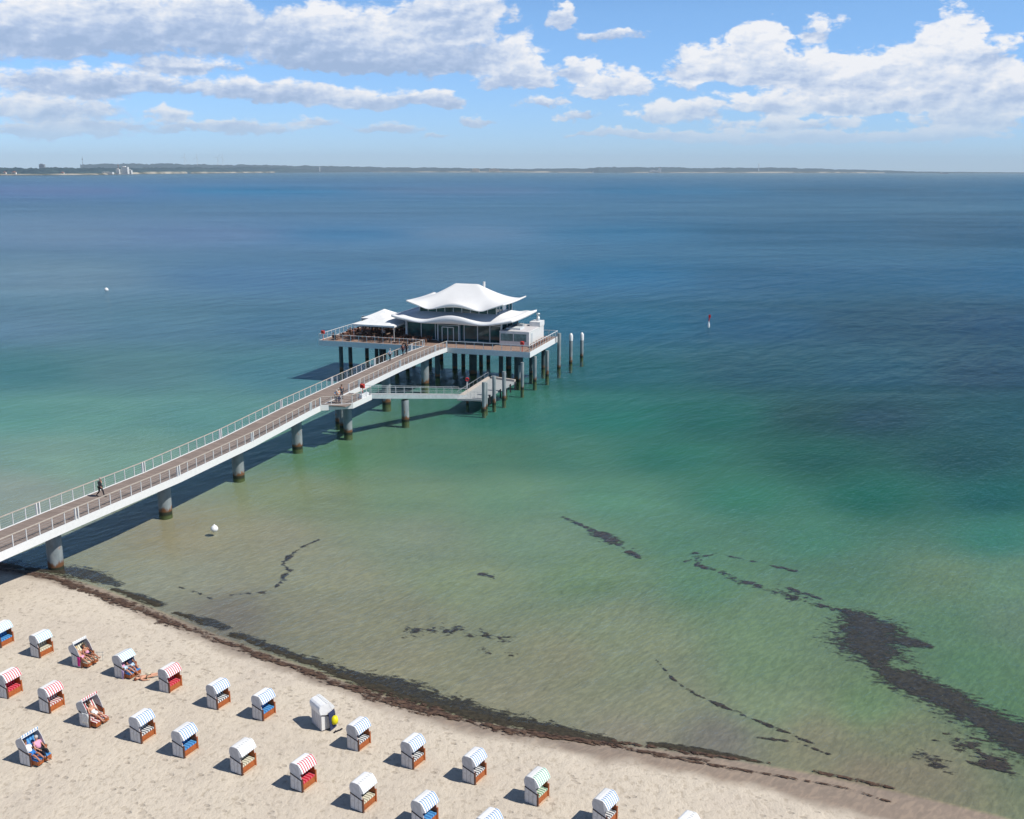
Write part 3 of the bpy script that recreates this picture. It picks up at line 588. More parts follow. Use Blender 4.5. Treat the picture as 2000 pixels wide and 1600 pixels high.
# ---- teahouse
TEA = pthing('teahouse', 'white two storey glass teahouse with swooping pagoda roofs on the platform', 'teahouse', 21.5, 10.8, DH)
def edge_wave(x, arch, dip, tip):         # x in -1..1 along an eave
    ax = abs(x); w = 0
    if ax < .5: w += arch*.5*(1+math.cos(math.pi*ax/.5))
    w -= dip*math.exp(-((ax-.56)/.17)**2)
    if ax > .55: w += tip*((ax-.55)/.45)**2.2
    return w
def pagoda(mb, s0, s1, t0, t1, eave, ridge, rl, arch, dip, tip, th, pw=1.45, arch_b=None, nseg=64, mseg=40, flat=0.0, rolled=0.0):
    cs, ct = (s0+s1)/2, (t0+t1)/2; A, B = (s1-s0)/2, (t1-t0)/2
    top, bot = [], []
    for i in range(nseg+1):
        for j in range(mseg+1):
            x = -1+2*i/nseg; y = -1+2*j/mseg
            x = math.copysign(abs(x)**.9, x); 
            s_, t_ = cs+A*x, ct+B*y
            rx = max(0, (abs(s_-cs)-rl))/(A-rl); ry = abs(y); rho = (rx**5+ry**5)**.2; rho = min(rho, 1.0)
            prof = (1-rho)**pw
            if flat and rho < flat: prof = (1-flat)**pw
            wx = edge_wave(x, arch, dip, 0); wy = 0.0
            cr = abs(x)**3.0*tip*(.86+.14*y*y)
            q = rho**3.0
            fx = ry**6; fy = rx**6; sm = fx+fy+1e-6
            z = eave+(ridge-eave)*prof+q*(wx*fx+wy*fy)/sm+cr*1.0
            z += rolled*math.exp(-((rho-.93)/.05)**2)
            top.append((s_, t_, z))
            aw = arch_b if arch_b is not None else 1.0
            zb = eave-th+(q*(wx*fx+wy*fy)/sm)*aw+cr*1.0
            if rho < .97: zb = min(zb, z-.06)
            bot.append((s_*1.0, t_, min(zb, z-.08)))
    nt = len(top); W_ = mseg+1; fs = []
    for i in range(nseg):
        for j in range(mseg):
            a_ = i*W_+j; fs.append((a_, a_+W_, a_+W_+1, a_+1)); fs.append((nt+a_, nt+a_+1, nt+a_+W_+1, nt+a_+W_))
    for i in range(nseg):
        a_ = i*W_; fs.append((a_, nt+a_, nt+a_+W_, a_+W_)); a_ = i*W_+mseg; fs.append((a_, a_+W_, nt+a_+W_, nt+a_))
    for j in range(mseg):
        fs.append((j, j+1, nt+j+1, nt+j)); a_ = nseg*W_+j; fs.append((a_, nt+a_, nt+a_+1, a_+1))
    mb.add(top+bot, fs, True)
m_ = MB(); pagoda(m_, 13.6, 30.2, 4.6, 16.6, 10.55, 13.9, 2.0, .85, .40, 1.05, .22, 1.2, .55); up = m_.build('upper_roof', ROOFW, TEA)
m_ = MB(); pagoda(m_, 11.4, 32.0, 3.6, 16.9, 8.4, 10.95, 3.2, 1.0, .25, .85, .35, 1.2, .15, flat=.32, rolled=.22); lo = m_.build('lower_roof', ROOFW, TEA)
MB().tube([(24.3, 12.2, 13.0), (24.3, 12.2, 14.15)], .2, 10).build('flue', WHITE, TEA)
# upper storey glass band
MB().box(15.0, 28.2, 7.0, 15.0, 9.4, 11.4).build('upper_glazing', GLASS, TEA)
m_ = MB()
for s in np.linspace(15.0, 28.2, 10): m_.box(s-.05, s+.05, 6.94, 7.0, 9.3, 11.0)
for t in np.linspace(7.0, 15.0, 6): m_.box(28.2, 28.27, t-.06, t+.06, 9.3, 11.2); m_.box(14.93, 15.0, t-.06, t+.06, 9.3, 11.2)
m_.box(28.2, 28.26, 10.0, 11.6, 9.8, 10.9)
m_.build('upper_mullions', WHITE, TEA)
# ground storey
MB().box(12.9, 29.2, 6.5, 15.2, DH+.02, 8.6).build('ground_glazing', GLASS, TEA)
m_ = MB()
for s in (12.9, 15.4, 17.9, 22.9, 25.2, 27.3, 29.2): m_.box(s-.06, s+.06, 6.41, 6.5, DH+.02, 8.55)
m_.box(12.9, 18.4, 6.42, 6.497, 7.75, 7.85); m_.box(22.5, 29.2, 6.42, 6.497, 7.75, 7.85); m_.box(12.9, 29.2, 6.43, 6.496, DH+.02, DH+.12)
for t in (6.5, 9.4, 12.3, 15.2): m_.box(12.81, 12.9, t-.07, t+.07, DH+.02, 8.55); m_.box(29.2, 29.29, t-.07, t+.07, DH+.02, 8.55)
m_.build('ground_mullions', WHITE, TEA)
m_ = MB().box(12.7, 13.0, 6.2, 6.5, DH+.02, 8.6); m_.box(29.15, 29.4, 6.2, 6.5, DH+.02, 8.6); m_.build('corner_posts', WHITE, TEA)
# portal
m_ = MB().box(18.5, 22.3, 5.75, 6.45, 8.0, 8.75); m_.box(18.5, 18.66, 5.75, 6.45, DH+.02, 8.0); m_.box(22.14, 22.3, 5.75, 6.45, DH+.02, 8.0); m_.box(18.66, 22.14, 5.80, 6.4, 7.6, 7.7)
m_.build('entrance_portal', GREYW, TEA)
MB().box(18.66, 22.14, 5.95, 6.0, DH+.02, 7.6).build('portal_glazing', GLASS, TEA)
dr = MB().box(19.35, 21.25, 5.88, 5.94, DH+.03, 7.3).build('door', GLASS, TEA)
m_ = MB().box(19.25, 19.37, 5.80, 5.88, DH+.03, 7.35); m_.box(21.23, 21.35, 5.80, 5.88, DH+.03, 7.35); m_.box(20.24, 20.36, 5.80, 5.88, DH+.03, 7.30); m_.box(19.37, 21.23, 5.80, 5.88, 7.25, 7.38)
m_.build('door_frame', WHITE, dr)
# annex
ANX = pthing('kitchen_annex', 'low white flat roofed annex against the right side of the teahouse', 'annex', 31.8, 9, DH)
MB().box(29.42, 34.3, 5.0, 13.2, DH+.02, 7.15).build('wall', WHITE, ANX)
MB().box(29.40, 34.32, 4.96, 13.25, 7.152, 7.32).build('roof_edge', WHITE, ANX)
MB().box(29.55, 34.15, 5.1, 13.1, 7.322, 7.36).build('roof', GREYROOF, ANX)
wn_ = MB().box(29.62, 33.9, 4.93, 4.995, 5.75, 6.95).build('window', GLASS2, ANX)
m_ = MB()
for s in (29.58, 31.75, 33.95): m_.box(s-.05, s+.05, 4.88, 4.93, 5.65, 7.05)
m_.box(29.58, 33.95, 4.88, 4.93, 5.65, 5.75); m_.box(29.58, 33.95, 4.88, 4.93, 6.95, 7.05); m_.build('window_frame', WHITE, wn_)
MB().box(32.6, 34.35, 10.8, 13.4, 7.36, 8.1).build('parapet_block', WHITE, ANX)
m_ = MB().box(30.0, 32.4, 6.4, 8.6, 7.362, 7.62); m_.build('skylight', GREYW, ANX)
m_ = MB().box(31.0, 31.9, 9.3, 10.2, 7.362, 7.9); m_.build('roof_unit', STEEL, ANX)
MB().lathe([(.28, 0), (.28, .6), (.22, .62), (.22, 1.0), (.34, 1.02), (.30, 1.25), (.05, 1.3)], 14, (33.6, 12.3, 8.1)).build('vent_stack', STEEL, ANX)
MB().box(34.3, 34.36, 6.0, 7.0, DH+.02, 7.0).build('side_door', GREYW, ANX)
# big parasols on the terrace
TENTM = simple('parasol_canvas', (.78, .78, .77), .9, .05, 1.5)
def parasol(name, lab, s, t, hw, hd, eave, apex):
    T_ = pthing(name, lab, 'parasol', s, t, DH, 'square parasols on the terrace')
    mb = MB(); N = 12; vs = []; fs = []
    for i in range(N+1):
        for j in range(N+1):
            x = -1+2*i/N; y = -1+2*j/N; rho = max(abs(x), abs(y)); vs.append((s+hw*x, t+hd*y, eave+(apex-eave)*(1-rho)**1.15))
    for i in range(N):
        for j in range(N): a_ = i*(N+1)+j; fs.append((a_, a_+N+1, a_+N+2, a_+1))
    mb.add(vs, fs); cano = mb.build('canopy', TENTM, T_)
    md = cano.modifiers.new('t', 'SOLIDIFY'); md.thickness = .03
    v_ = MB()
    for a_, b_ in (((-1,-1),(1,-1)), ((1,-1),(1,1)), ((1,1),(-1,1)), ((-1,1),(-1,-1))):
        v_.bar((s+hw*a_[0], t+hd*a_[1], eave-.13), (s+hw*b_[0], t+hd*b_[1], eave-.13), .02, .26)
    v_.build('valance', TENTM, T_)
    MB().tube([(s, t, DH), (s, t, apex-.05)], .06, 8).build('pole', WHITE, T_)
    for x, y in ((-1,-1),(1,-1),(1,1),(-1,1)): MB().tube([(s+hw*x*.97, t+hd*y*.97, DH), (s+hw*x*.97, t+hd*y*.97, eave-.02)], .045, 6).build('side_pole', WHITE, T_)
parasol('parasol', 'large white square parasol nearest the front rail of the terrace', 8.6, 6.0, 3.7, 3.3, 7.55, 9.1)
parasol('parasol', 'second white parasol behind the front one on the terrace', 6.2, 12.2, 3.2, 2.6, 7.55, 8.9)
m_ = MB(); WB = pthing('wind_screen', 'glazed windbreak with white frame behind the terrace tables', 'windbreak', 6, 14.9, DH)
m_.box(.5, 12.6, 14.9, 14.98, DH+.9, DH+1.0); m_.box(.5, 12.6, 14.9, 14.98, DH+2.0, DH+2.08)
for s in np.arange(.5, 12.7, 1.7): m_.box(s-.04, s+.04, 14.9, 14.98, DH, DH+2.0)
m_.build('frame', WHITE, WB); MB().box(.5, 12.6, 14.93, 14.95, DH+.05, DH+1.98).build('pane', GLASS2, WB)
# furniture
def cafe_chair():
    m = MB().box(-.23, .23, -.23, .23, .42, .47); m.box(-.23, -.19, -.23, .23, .47, .88)
    for x in (-.2, .2):
        for y in (-.2, .2): m.box(x-.02, x+.02, y-.02, y+.02, 0, .42)
    for y in (-.23, .20): m.box(-.2, .2, y, y+.03, .64, .67); m.box(.17, .2, y, y+.03, .47, .64)
    return m
def cafe_table():
    m = MB().box(-.42, .42, -.42, .42, .70, .74); m.tube([(0,0,0), (0,0,.70)], .04, 8); m.box(-.25, .25, -.25, .25, 0, .03); return m
CH, TB = None, None; k = 0
grid = [(s, t) for s in (2.6, 5.3, 8.0, 10.7) for t in (1.9, 4.6, 7.2)]+[(s, t) for s in (13.2, 15.3, 17.3) for t in (1.9, 4.4)]+[(s, t) for s in (2.0, 4.4, 6.8, 9.2) for t in (9.2, 11.6)]
GT = 'tables on the platform terrace'; GC = 'chairs on the platform terrace'
def where(s, t): return ('under the glass front left of the teahouse door' if s > 12 else 'under the rear white parasol' if t > 8.5 else 'in the first row by the front rail of the terrace' if t < 3 else 'in the middle of the open terrace')
for (s, t) in grid:
    p_ = LW(s+random.uniform(-.15, .15), t+random.uniform(-.15, .15), DH+.004)
    if TB is None: TB = cafe_table().build('cafe_table', TABLEW); o = TB
    else: o = TB.copy(); COL.objects.link(o)
    o.location = p_; o.rotation_euler = (0, 0, TH); tag(o, 'square brown table '+where(s, t), 'table', GT)
    for a_ in range(4):
        if random.random() < .12: continue
        an = TH+a_*math.pi/2+random.uniform(-.15, .15)
        if CH is None: CH = cafe_chair().build('cafe_chair', RATTAN); c = CH
        else: c = CH.copy(); COL.objects.link(c)
        c.location = p_-Vector((math.cos(an), math.sin(an), 0))*.72; c.rotation_euler = (0, 0, an); tag(c, 'brown wicker armchair '+where(s, t), 'chair', GC)
for i in range(6):                     # flower boxes by the rail right of the annex
    p_ = LW(34.9, 4.5+i*1.5, DH+.004); bx = MB().box(-.22, .22, -.5, .5, 0, .4).build('planter', TABLEW); bx.location = p_; bx.rotation_euler = (0, 0, TH)
    tag(bx, 'wooden planter with pink flowers in the row by the right rail', 'planter', 'planters by the right rail')
    fm = MB()
    for q in range(40): a_, b_ = random.uniform(-.2, .2), random.uniform(-.46, .46); z_ = random.uniform(.4, .62); fm.box(a_-.04, a_+.04, b_-.04, b_+.04, z_-.03, z_+.03)
    fm.build('flowers', simple('flowers', (.35, .12, .10), .8, .8, 9, col2=(.5, .35, .3)), bx)
# rescue posts: red box with ring buoy
def rescue(loc, lab, sc=1.0):
    T_ = thing('lifebuoy_post', lab, 'lifebuoy', loc, TH, 'red lifebuoy boxes')
    MB().tube([(0, 0, 0), (0, 0, 1.2)], .05, 8).build('post', RED, T_)
    MB().box(-.28, .28, -.11, .11, 1.05, 1.6).build('box', RED, T_)
    rg = MB(); rg.tube([(.25*math.cos(a_), -.16, 1.33+.22*math.sin(a_)) for a_ in np.linspace(0, 2*math.pi, 17)], .06, 6, False); rg.build('ring', simple('ring_red', (.6, .03, .02), .5, .1, 3, col2=(.75, .1, .05)), T_)
rescue(LW(.6, .5, DH), 'red lifebuoy box at the left corner of the terrace')
rescue(LW(34.6, .5, DH), 'red lifebuoy box in front of the annex window')
rescue(LW(bs1-.6, BUMP1-1.2, bz), 'red lifebuoy box on the viewing bay of the bridge')

# ---------------------------------------------------------------- gangway and landing stage
GA = LW(bs1-1.0, BUMP1+.2, bz-.05); GB_ = Vector((-6.9, 140.6, 1.25))
gd = (GB_-GA); gl_ = gd.length; gu = gd.normalized(); gs = Vector((gu.y, -gu.x, 0)).normalized()
GW = thing('gangway', 'narrow grey gangway sloping from the viewing bay down to the landing stage', 'gangway', (GA+GB_)/2, 0, off=tuple((GA+GB_)/2))
def gp(f, side, up): return GA+gd*f+gs*side+Vector((0, 0, up))
MB().bar(gp(0, 0, 0), gp(1, 0, 0), 1.5, .08).build('deck', GRATE, GW)
for sg in (-1, 1):
    MB().bar(gp(0, sg*.80, -.18), gp(1, sg*.80, -.18), .08, .5).build('side_beam', STEEL, GW)
    MB().tube([gp(0, sg*.8, 1.05), gp(1, sg*.8, 1.05)], .03, 6).build('handrail', STEEL, GW)
    MB().tube([gp(0, sg*.8, .5), gp(1, sg*.8, .5)], .015, 6).build('midrail', STEEL, GW)
    for k in range(13): MB().tube([gp(k/12, sg*.8, 0), gp(k/12, sg*.8, 1.05)], .025, 6).build('railing_post', STEEL, GW)
pile(*at(792, 821), .50, 2.75, 'thick rust footed pier under the sloping gangway', None, 'pier')
D0, D1, D2, D3 = Vector((-7.6, 138.3, 1.2)), Vector((-4.2, 137.9, 1.2)), Vector((.6, 150.2, 1.2)), Vector((-3.4, 153.0, 1.2))
dc = (D0+D1+D2+D3)/4; DK = thing('landing_stage', 'low grey landing stage with mooring piles beside the platform', 'landing stage', (dc.x, dc.y, 0), 0, off=(dc.x, dc.y, 0))
poly = [D0, D1, D2, D3]
m_ = MB(); m_.add([p+Vector((0, 0, -.25)) for p in poly]+poly, [(3,2,1,0),(4,5,6,7),(0,1,5,4),(1,2,6,5),(2,3,7,6),(3,0,4,7)]); m_.build('deck', GRATE, DK)
m_ = MB()
for a_, b_ in ((D3, D2), (D0, D3)): m_.bar(a_.lerp(b_, .06)+Vector((0,0,.16)), b_.lerp(a_, .04)+Vector((0,0,.16)), .35, .3)
m_.build('kerb', HANDW, DK)
m_ = MB()
for f in np.linspace(.05, .95, 7): p_ = D1.lerp(D2, f); m_.bar(p_+Vector((.12,0,-1.1)), p_+Vector((.12,0,.15)), .22, .2)
m_.build('fenders', TRIM, DK)
for f, g_ in ((.15, .2), (.15, .8), (.85, .2), (.85, .8), (.5, .5)):
    p_ = D0.lerp(D1, g_).lerp(D3.lerp(D2, g_), f); MB().tube([(p_.x, p_.y, -1.8), (p_.x, p_.y, .96)], .2, 10).build('leg', PILE, DK)
for a_, b_, nn in ((D0.lerp(D3, .0), D0.lerp(D3, .95), 8), (D0, D1, 3)):
    if nn == 3: a_ = D0.lerp(D1, .55)
    MB().tube([a_+Vector((0,0,1.05)), b_+Vector((0,0,1.05))], .025, 6).build('handrail', STEEL, DK)
    for k in range(nn+1): p_ = a_.lerp(b_, k/nn); MB().tube([p_, p_+Vector((0,0,1.05))], .02, 6).build('railing_post', STEEL, DK)
lb = Vector((-6.5, 145.2, 1.2)); LB = thing('lifebuoy_stand', 'slim white stand with red lifebuoy on the landing stage', 'lifebuoy', lb, 0)
MB().box(-.10, .10, -.05, .05, 0, 1.2).build('stand', WHITE, LB)
MB().tube([(.22*math.cos(a_), -.08, 1.35+.22*math.sin(a_)) for a_ in np.linspace(0, 2*math.pi, 15)], .09, 6, False).build('ring', RED, LB)

# ---------------------------------------------------------------- people
def skinned(name, verts, edges, rad, mat_, parent=None, sub=1, extra=None):
    me = bpy.data.meshes.new('tmp'); me.from_pydata(verts, edges, []); o = bpy.data.objects.new('tmp', me); COL.objects.link(o)
    md = o.modifiers.new('s', 'SKIN'); me.update()
    for i, r in enumerate(rad):
        me.skin_vertices[0].data[i].radius = (r if hasattr(r, '__len__') else (r, r)); me.skin_vertices[0].data[i].use_root = (i == 0)
    md.use_smooth_shade = True; o.modifiers.new('u', 'SUBSURF').levels = sub
    dg = bpy.context.evaluated_depsgraph_get(); nm = bpy.data.meshes.new_from_object(o.evaluated_get(dg)); bpy.data.objects.remove(o)
    if extra is not None:
        b = bmesh.new(); b.from_mesh(nm); t = bpy.data.meshes.new('t'); t.from_pydata(extra.v, [], extra.f); b.from_mesh(t); b.to_mesh(nm); b.free()
    nm.polygons.foreach_set('use_smooth', [True]*len(nm.polygons)); nm.materials.clear(); nm.materials.append(mat_); nm.name = name
    r = bpy.data.objects.new(name, nm); COL.objects.link(r)
    if parent is not None: r.parent = parent
    return r
POSES = {
 'stand': dict(pel=(0,0,.95), ch=(0,0,1.28), nk=(0,0,1.48), hd=(.03,0,1.63), shL=(0,.18,1.42), elL=(-.03,.25,1.14), wrL=(.05,.25,.88), shR=(0,-.18,1.42), elR=(-.02,-.25,1.14), wrR=(.10,-.23,.90),
               hpL=(0,.09,.90), knL=(.03,.10,.50), anL=(0,.10,.08), toL=(.17,.12,.03), hpR=(0,-.09,.90), knR=(.03,-.10,.50), anR=(0,-.10,.08), toR=(.17,-.12,.03)),
 'walk': dict(pel=(0,0,.93), ch=(.03,0,1.27), nk=(.06,0,1.47), hd=(.10,0,1.62), shL=(.04,.18,1.41), elL=(-.12,.24,1.16), wrL=(-.10,.24,.90), shR=(.04,-.18,1.41), elR=(.10,-.24,1.15), wrR=(.28,-.22,.99),
               hpL=(0,.09,.88), knL=(.20,.09,.52), anL=(.30,.09,.10), toL=(.47,.10,.08), hpR=(0,-.09,.88), knR=(-.06,-.09,.47), anR=(-.36,-.09,.16), toR=(-.22,-.10,.03)),
 'lean': dict(pel=(0,0,.93), ch=(.16,0,1.22), nk=(.28,0,1.40), hd=(.38,0,1.52), shL=(.24,.18,1.34), elL=(.34,.24,1.08), wrL=(.52,.18,1.05), shR=(.24,-.18,1.34), elR=(.34,-.24,1.08), wrR=(.52,-.18,1.05),
               hpL=(0,.09,.88), knL=(.02,.10,.48), anL=(-.05,.10,.08), toL=(.12,.12,.03), hpR=(0,-.09,.88), knR=(.06,-.10,.48), anR=(.05,-.10,.08), toR=(.22,-.12,.03)),
 'sit': dict(pel=(0,0,.56), ch=(-.12,0,.86), nk=(-.18,0,1.06), hd=(-.14,0,1.21), shL=(-.16,.18,1.0), elL=(-.02,.25,.76), wrL=(.20,.20,.68), shR=(-.16,-.18,1.0), elR=(-.02,-.25,.76), wrR=(.20,-.18,.68),
               hpL=(.02,.10,.55), knL=(.42,.14,.56), anL=(.55,.14,.12), toL=(.70,.15,.05), hpR=(.02,-.10,.55), knR=(.44,-.12,.55), anR=(.70,-.14,.20), toR=(.86,-.15,.16)),
 'recline': dict(pel=(.05,0,.56), ch=(-.16,0,.80), nk=(-.28,0,.96), hd=(-.30,0,1.11), shL=(-.24,.18,.92), elL=(-.05,.27,.72), wrL=(.16,.20,.66), shR=(-.24,-.18,.92), elR=(-.05,-.27,.72), wrR=(.16,-.18,.66),
               hpL=(.08,.10,.55), knL=(.48,.12,.60), anL=(.88,.12,.40), toL=(.95,.13,.54), hpR=(.08,-.10,.55), knR=(.50,-.12,.56), anR=(.90,-.14,.34), toR=(.98,-.15,.48)),
 'lie': dict(pel=(0,0,.12), ch=(-.32,0,.13), nk=(-.52,0,.13), hd=(-.68,0,.14), shL=(-.46,.18,.12), elL=(-.38,.42,.08), wrL=(-.62,.52,.06), shR=(-.46,-.18,.12), elR=(-.30,-.34,.08), wrR=(-.08,-.36,.06),
               hpL=(.04,.09,.12), knL=(.46,.12,.11), anL=(.86,.12,.08), toL=(.98,.14,.10), hpR=(.04,-.09,.12), knR=(.46,-.14,.13), anR=(.86,-.20,.08), toR=(.98,-.22,.10)),
 'sitground': dict(pel=(0,0,.14), ch=(-.10,0,.45), nk=(-.08,0,.66), hd=(-.02,0,.80), shL=(-.09,.18,.60), elL=(.05,.25,.36), wrL=(.25,.22,.36), shR=(-.09,-.18,.60), elR=(.05,-.25,.36), wrR=(.25,-.22,.36),
               hpL=(.03,.10,.14), knL=(.36,.16,.42), anL=(.60,.14,.08), toL=(.74,.15,.04), hpR=(.03,-.10,.14), knR=(.40,-.14,.36), anR=(.68,-.14,.08), toR=(.82,-.15,.04))}
def person(label, pose, loc, rz, skin=SKIN, hair=HAIR, clothes=(), group=None, sc=1.0):
    p = POSES[pose]; T_ = thing('person', label, 'person', loc, rz, group); T_.scale = (sc, sc, sc)
    V = lambda k: Vector(p[k])
    names = ['pel','ch','nk','hd','shL','elL','wrL','shR','elR','wrR','hpL','knL','anL','toL','hpR','knR','anR','toR']
    rad = dict(pel=.125, ch=.135, nk=.055, hd=.095, sh=.062, el=.042, wr=.028, hp=.088, kn=.058, an=.038, to=.032)
    vs = [p[k] for k in names]; rs = [rad.get(k, rad.get(k[:2])) for k in names]
    hdir = (V('hd')-V('nk')).normalized(); vs.append(tuple(V('hd')+hdir*.10)); rs.append(.075); ht = len(vs)-1
    for sd_ in 'LR':                                                     # palms
        d = (V('wr'+sd_)-V('el'+sd_)).normalized(); vs.append(tuple(V('wr'+sd_)+d*.07)); rs.append((.036, .018))
    ix = {k: i for i, k in enumerate(names)}
    ed = [('pel','ch'),('ch','nk'),('nk','hd'),('ch','shL'),('shL','elL'),('elL','wrL'),('ch','shR'),('shR','elR'),('elR','wrR'),('pel','hpL'),('hpL','knL'),('knL','anL'),('anL','toL'),('pel','hpR'),('hpR','knR'),('knR','anR'),('anR','toR')]
    es = [(ix[a_], ix[b_]) for a_, b_ in ed]+[(ix['hd'], ht), (ix['wrL'], ht+1), (ix['wrR'], ht+2)]
    ex = MB()
    for sd_ in 'LR':                                                     # four fingers and a thumb, gently curled
        d = (V('wr'+sd_)-V('el'+sd_)).normalized(); s_ = d.cross(Vector((0,0,1)));
        s_ = s_.normalized() if s_.length > .1 else Vector((0,1,0)); n_ = s_.cross(d); b_ = V('wr'+sd_)+d*.09
        for q, ln in zip((-.028, -.010, .009, .027), (.060, .072, .068, .052)):
            ex.tube([b_+s_*q, b_+s_*q+d*ln*.6, b_+s_*q*1.1+d*ln*.95-n_*.02], [.009, .008, .006], 5)
        ex.tube([V('wr'+sd_)+d*.03+s_*.02, V('wr'+sd_)+d*.07+s_*.055, V('wr'+sd_)+d*.10+s_*.06], [.011, .009, .007], 5)
    hp = V('hd'); fw = Vector((1, 0, 0)) if pose != 'lie' else Vector((0, 0, 1))
    ex.tube([hp+fw*.08+hdir*.03, hp+fw*.125], [.008, .016], 5)            # nose
    for y in (-1, 1): ex.tube([hp+Vector((0, y*.09, 0)), hp+Vector((0, y*.108, 0))+hdir*.02], .02, 5)
    skinned('body', vs, es, rs, skin, T_, 1, ex)
    b = hp+hdir*.055-fw*.025                                              # hair cap
    hm = MB(); hm.lathe([(.02, -.10), (.085, -.07), (.108, -.01), (.100, .05), (.06, .09), (.01, .105)], 12)
    hq = Vector((0,0,1)).rotation_difference(hdir); hm.v = [tuple(b+hq@Vector(v_)) for v_ in hm.v]; hm.build('hair', hair, T_)
    for nm, mt in clothes:
        if nm in ('shirt', 'jacket', 'top'):
            r = 1.22 if nm == 'jacket' else 1.14; ks_ = ['pel','ch','shL','elL','shR','elR']+(['wrL','wrR'] if nm == 'jacket' else [])
            e_ = [('pel','ch'),('ch','shL'),('shL','elL'),('ch','shR'),('shR','elR')]+([('elL','wrL'),('elR','wrR')] if nm == 'jacket' else [])
            if nm == 'top': ks_ = ['pel','ch']; e_ = [('pel','ch')]
        elif nm in ('trousers', 'shorts', 'bottoms', 'skirt'):
            r = 1.18; full = nm == 'trousers'; ks_ = ['pel','hpL','knL','hpR','knR']+(['anL','anR'] if full else [])
            e_ = [('pel','hpL'),('hpL','knL'),('pel','hpR'),('hpR','knR')]+([('knL','anL'),('knR','anR')] if full else [])
            if nm == 'bottoms': ks_ = ['pel','hpL','hpR']; e_ = [('pel','hpL'),('pel','hpR')]
        elif nm == 'shoes': 
            sh = MB()
            for sd_ in 'LR': sh.tube([V('an'+sd_)-Vector((.04,0,.03)), V('to'+sd_)+Vector((.05,0,0))], [.055, .045], 8)
            sh.build('shoes', mt, T_); continue
        li = {k_: i for i, k_ in enumerate(ks_)}
        vv = [V(k_) for k_ in ks_]
        if nm == 'shorts':
            for k_ in ('knL', 'knR'): vv[li[k_]] = V('hp'+k_[2]).lerp(V(k_), .75)
        if nm == 'shirt':
            for k_ in ('elL', 'elR'): vv[li[k_]] = V('sh'+k_[2]).lerp(V(k_), .8)
        skinned(nm, [tuple(v_) for v_ in vv], [(li[a_], li[b_]) for a_, b_ in e_], [rad.get(k_, rad.get(k_[:2]))*r+.006 for k_ in ks_], mt, T_)
    return T_
cw = cloth('white_cloth', (.75,.75,.74)); cp = cloth('pink_cloth', (.75,.35,.50)); cb = cloth('pale_blue_cloth', (.45,.60,.75)); cr_ = cloth('cream_cloth', (.60,.52,.38)); cg = cloth('grey_cloth', (.12,.13,.15)); cbl = cloth('blue_cloth', (.03,.18,.50)); cm = cloth('magenta_cloth', (.65,.03,.25)); cmar = cloth('maroon_cloth', (.10,.02,.03))
def on_bridge(s, t): return LW(s, t, bh(t)+.01)
# walker in dark suit: feet at photo (197,970)
bx_, by_ = at(197, 970, 4.0); s_, t_ = st(bx_, by_)
person('man in a black suit walking alone on the left part of the bridge', 'walk', on_bridge(s_, t_), R(-18), SKIN, HAIRG, (('jacket', BLACK), ('trousers', BLACK), ('shoes', BLACK)))
for (u, v, lab, ps, rz, cl, hr) in ((656, 784, 'person in a pale top standing leftmost at the viewing bay rail', 'lean', -60, (('shirt', cb), ('trousers', cg), ('shoes', BLACK)), HAIRG),
        (662, 784, 'person in a cream top beside the rail of the viewing bay', 'stand', -40, (('shirt', cr_), ('trousers', NAVY), ('shoes', BLACK)), HAIRG),
        (668, 776, 'person in dark grey standing next to the red rescue box', 'stand', -100, (('jacket', cg), ('trousers', cg), ('shoes', BLACK)), HAIR),
        (754, 708, 'person in a pale blue top and dark trousers on the upper bridge', 'walk', 70, (('shirt', cb), ('trousers', BLACK), ('shoes', BLACK)), HAIRG),
        (770, 697, 'person in a maroon jacket ahead on the upper bridge', 'walk', 250, (('jacket', cmar), ('trousers', BLACK), ('shoes', BLACK)), HAIR),
        (777, 694, 'person in black farthest up the bridge', 'walk', 250, (('jacket', BLACK), ('trousers', BLACK), ('shoes', BLACK)), HAIR)):
    x, y = at(u, v, 4.85); s_, t_ = st(x, y); h_ = bz+.01 if s_ > bs0-.2 else bh(t_)+.01
    s_ = max(min(s_, bs1-.6), BC_-1.5)
    person(lab, ps, LW(s_, t_, h_), R(rz), SKIN, hr, cl)
x, y = at(750, 662, DH); s_, t_ = st(x, y)
person('waiter in a white shirt standing among the terrace tables', 'stand', LW(s_, t_, DH+.005), R(-80), SKIN, HAIRG, (('shirt', cw), ('trousers', BLACK), ('shoes', BLACK)))
for i, (s, t, c_) in enumerate(((2.3, 1.0, cmar), (5.0, 1.4, cg), (9.4, 1.2, NAVY), (12.4, 1.4, cmar), (16.0, 1.3, cg), (6.9, 3.6, cmar))):
    lb_ = ['guest in maroon seated by the left end of the terrace rail', 'guest in grey seated at the left front terrace table', 'guest in navy seated mid terrace by the rail', 'guest in maroon seated where the terrace passes the parasol', 'guest in grey seated before the glass near the bridge end', 'guest in maroon seated in the second table row'][i]
    person(lb_, 'sit', LW(s, t, DH-.05), R(60+i*20), SKIN, HAIR, (('shirt', c_), ('trousers', BLACK)), 'guests on the terrace')

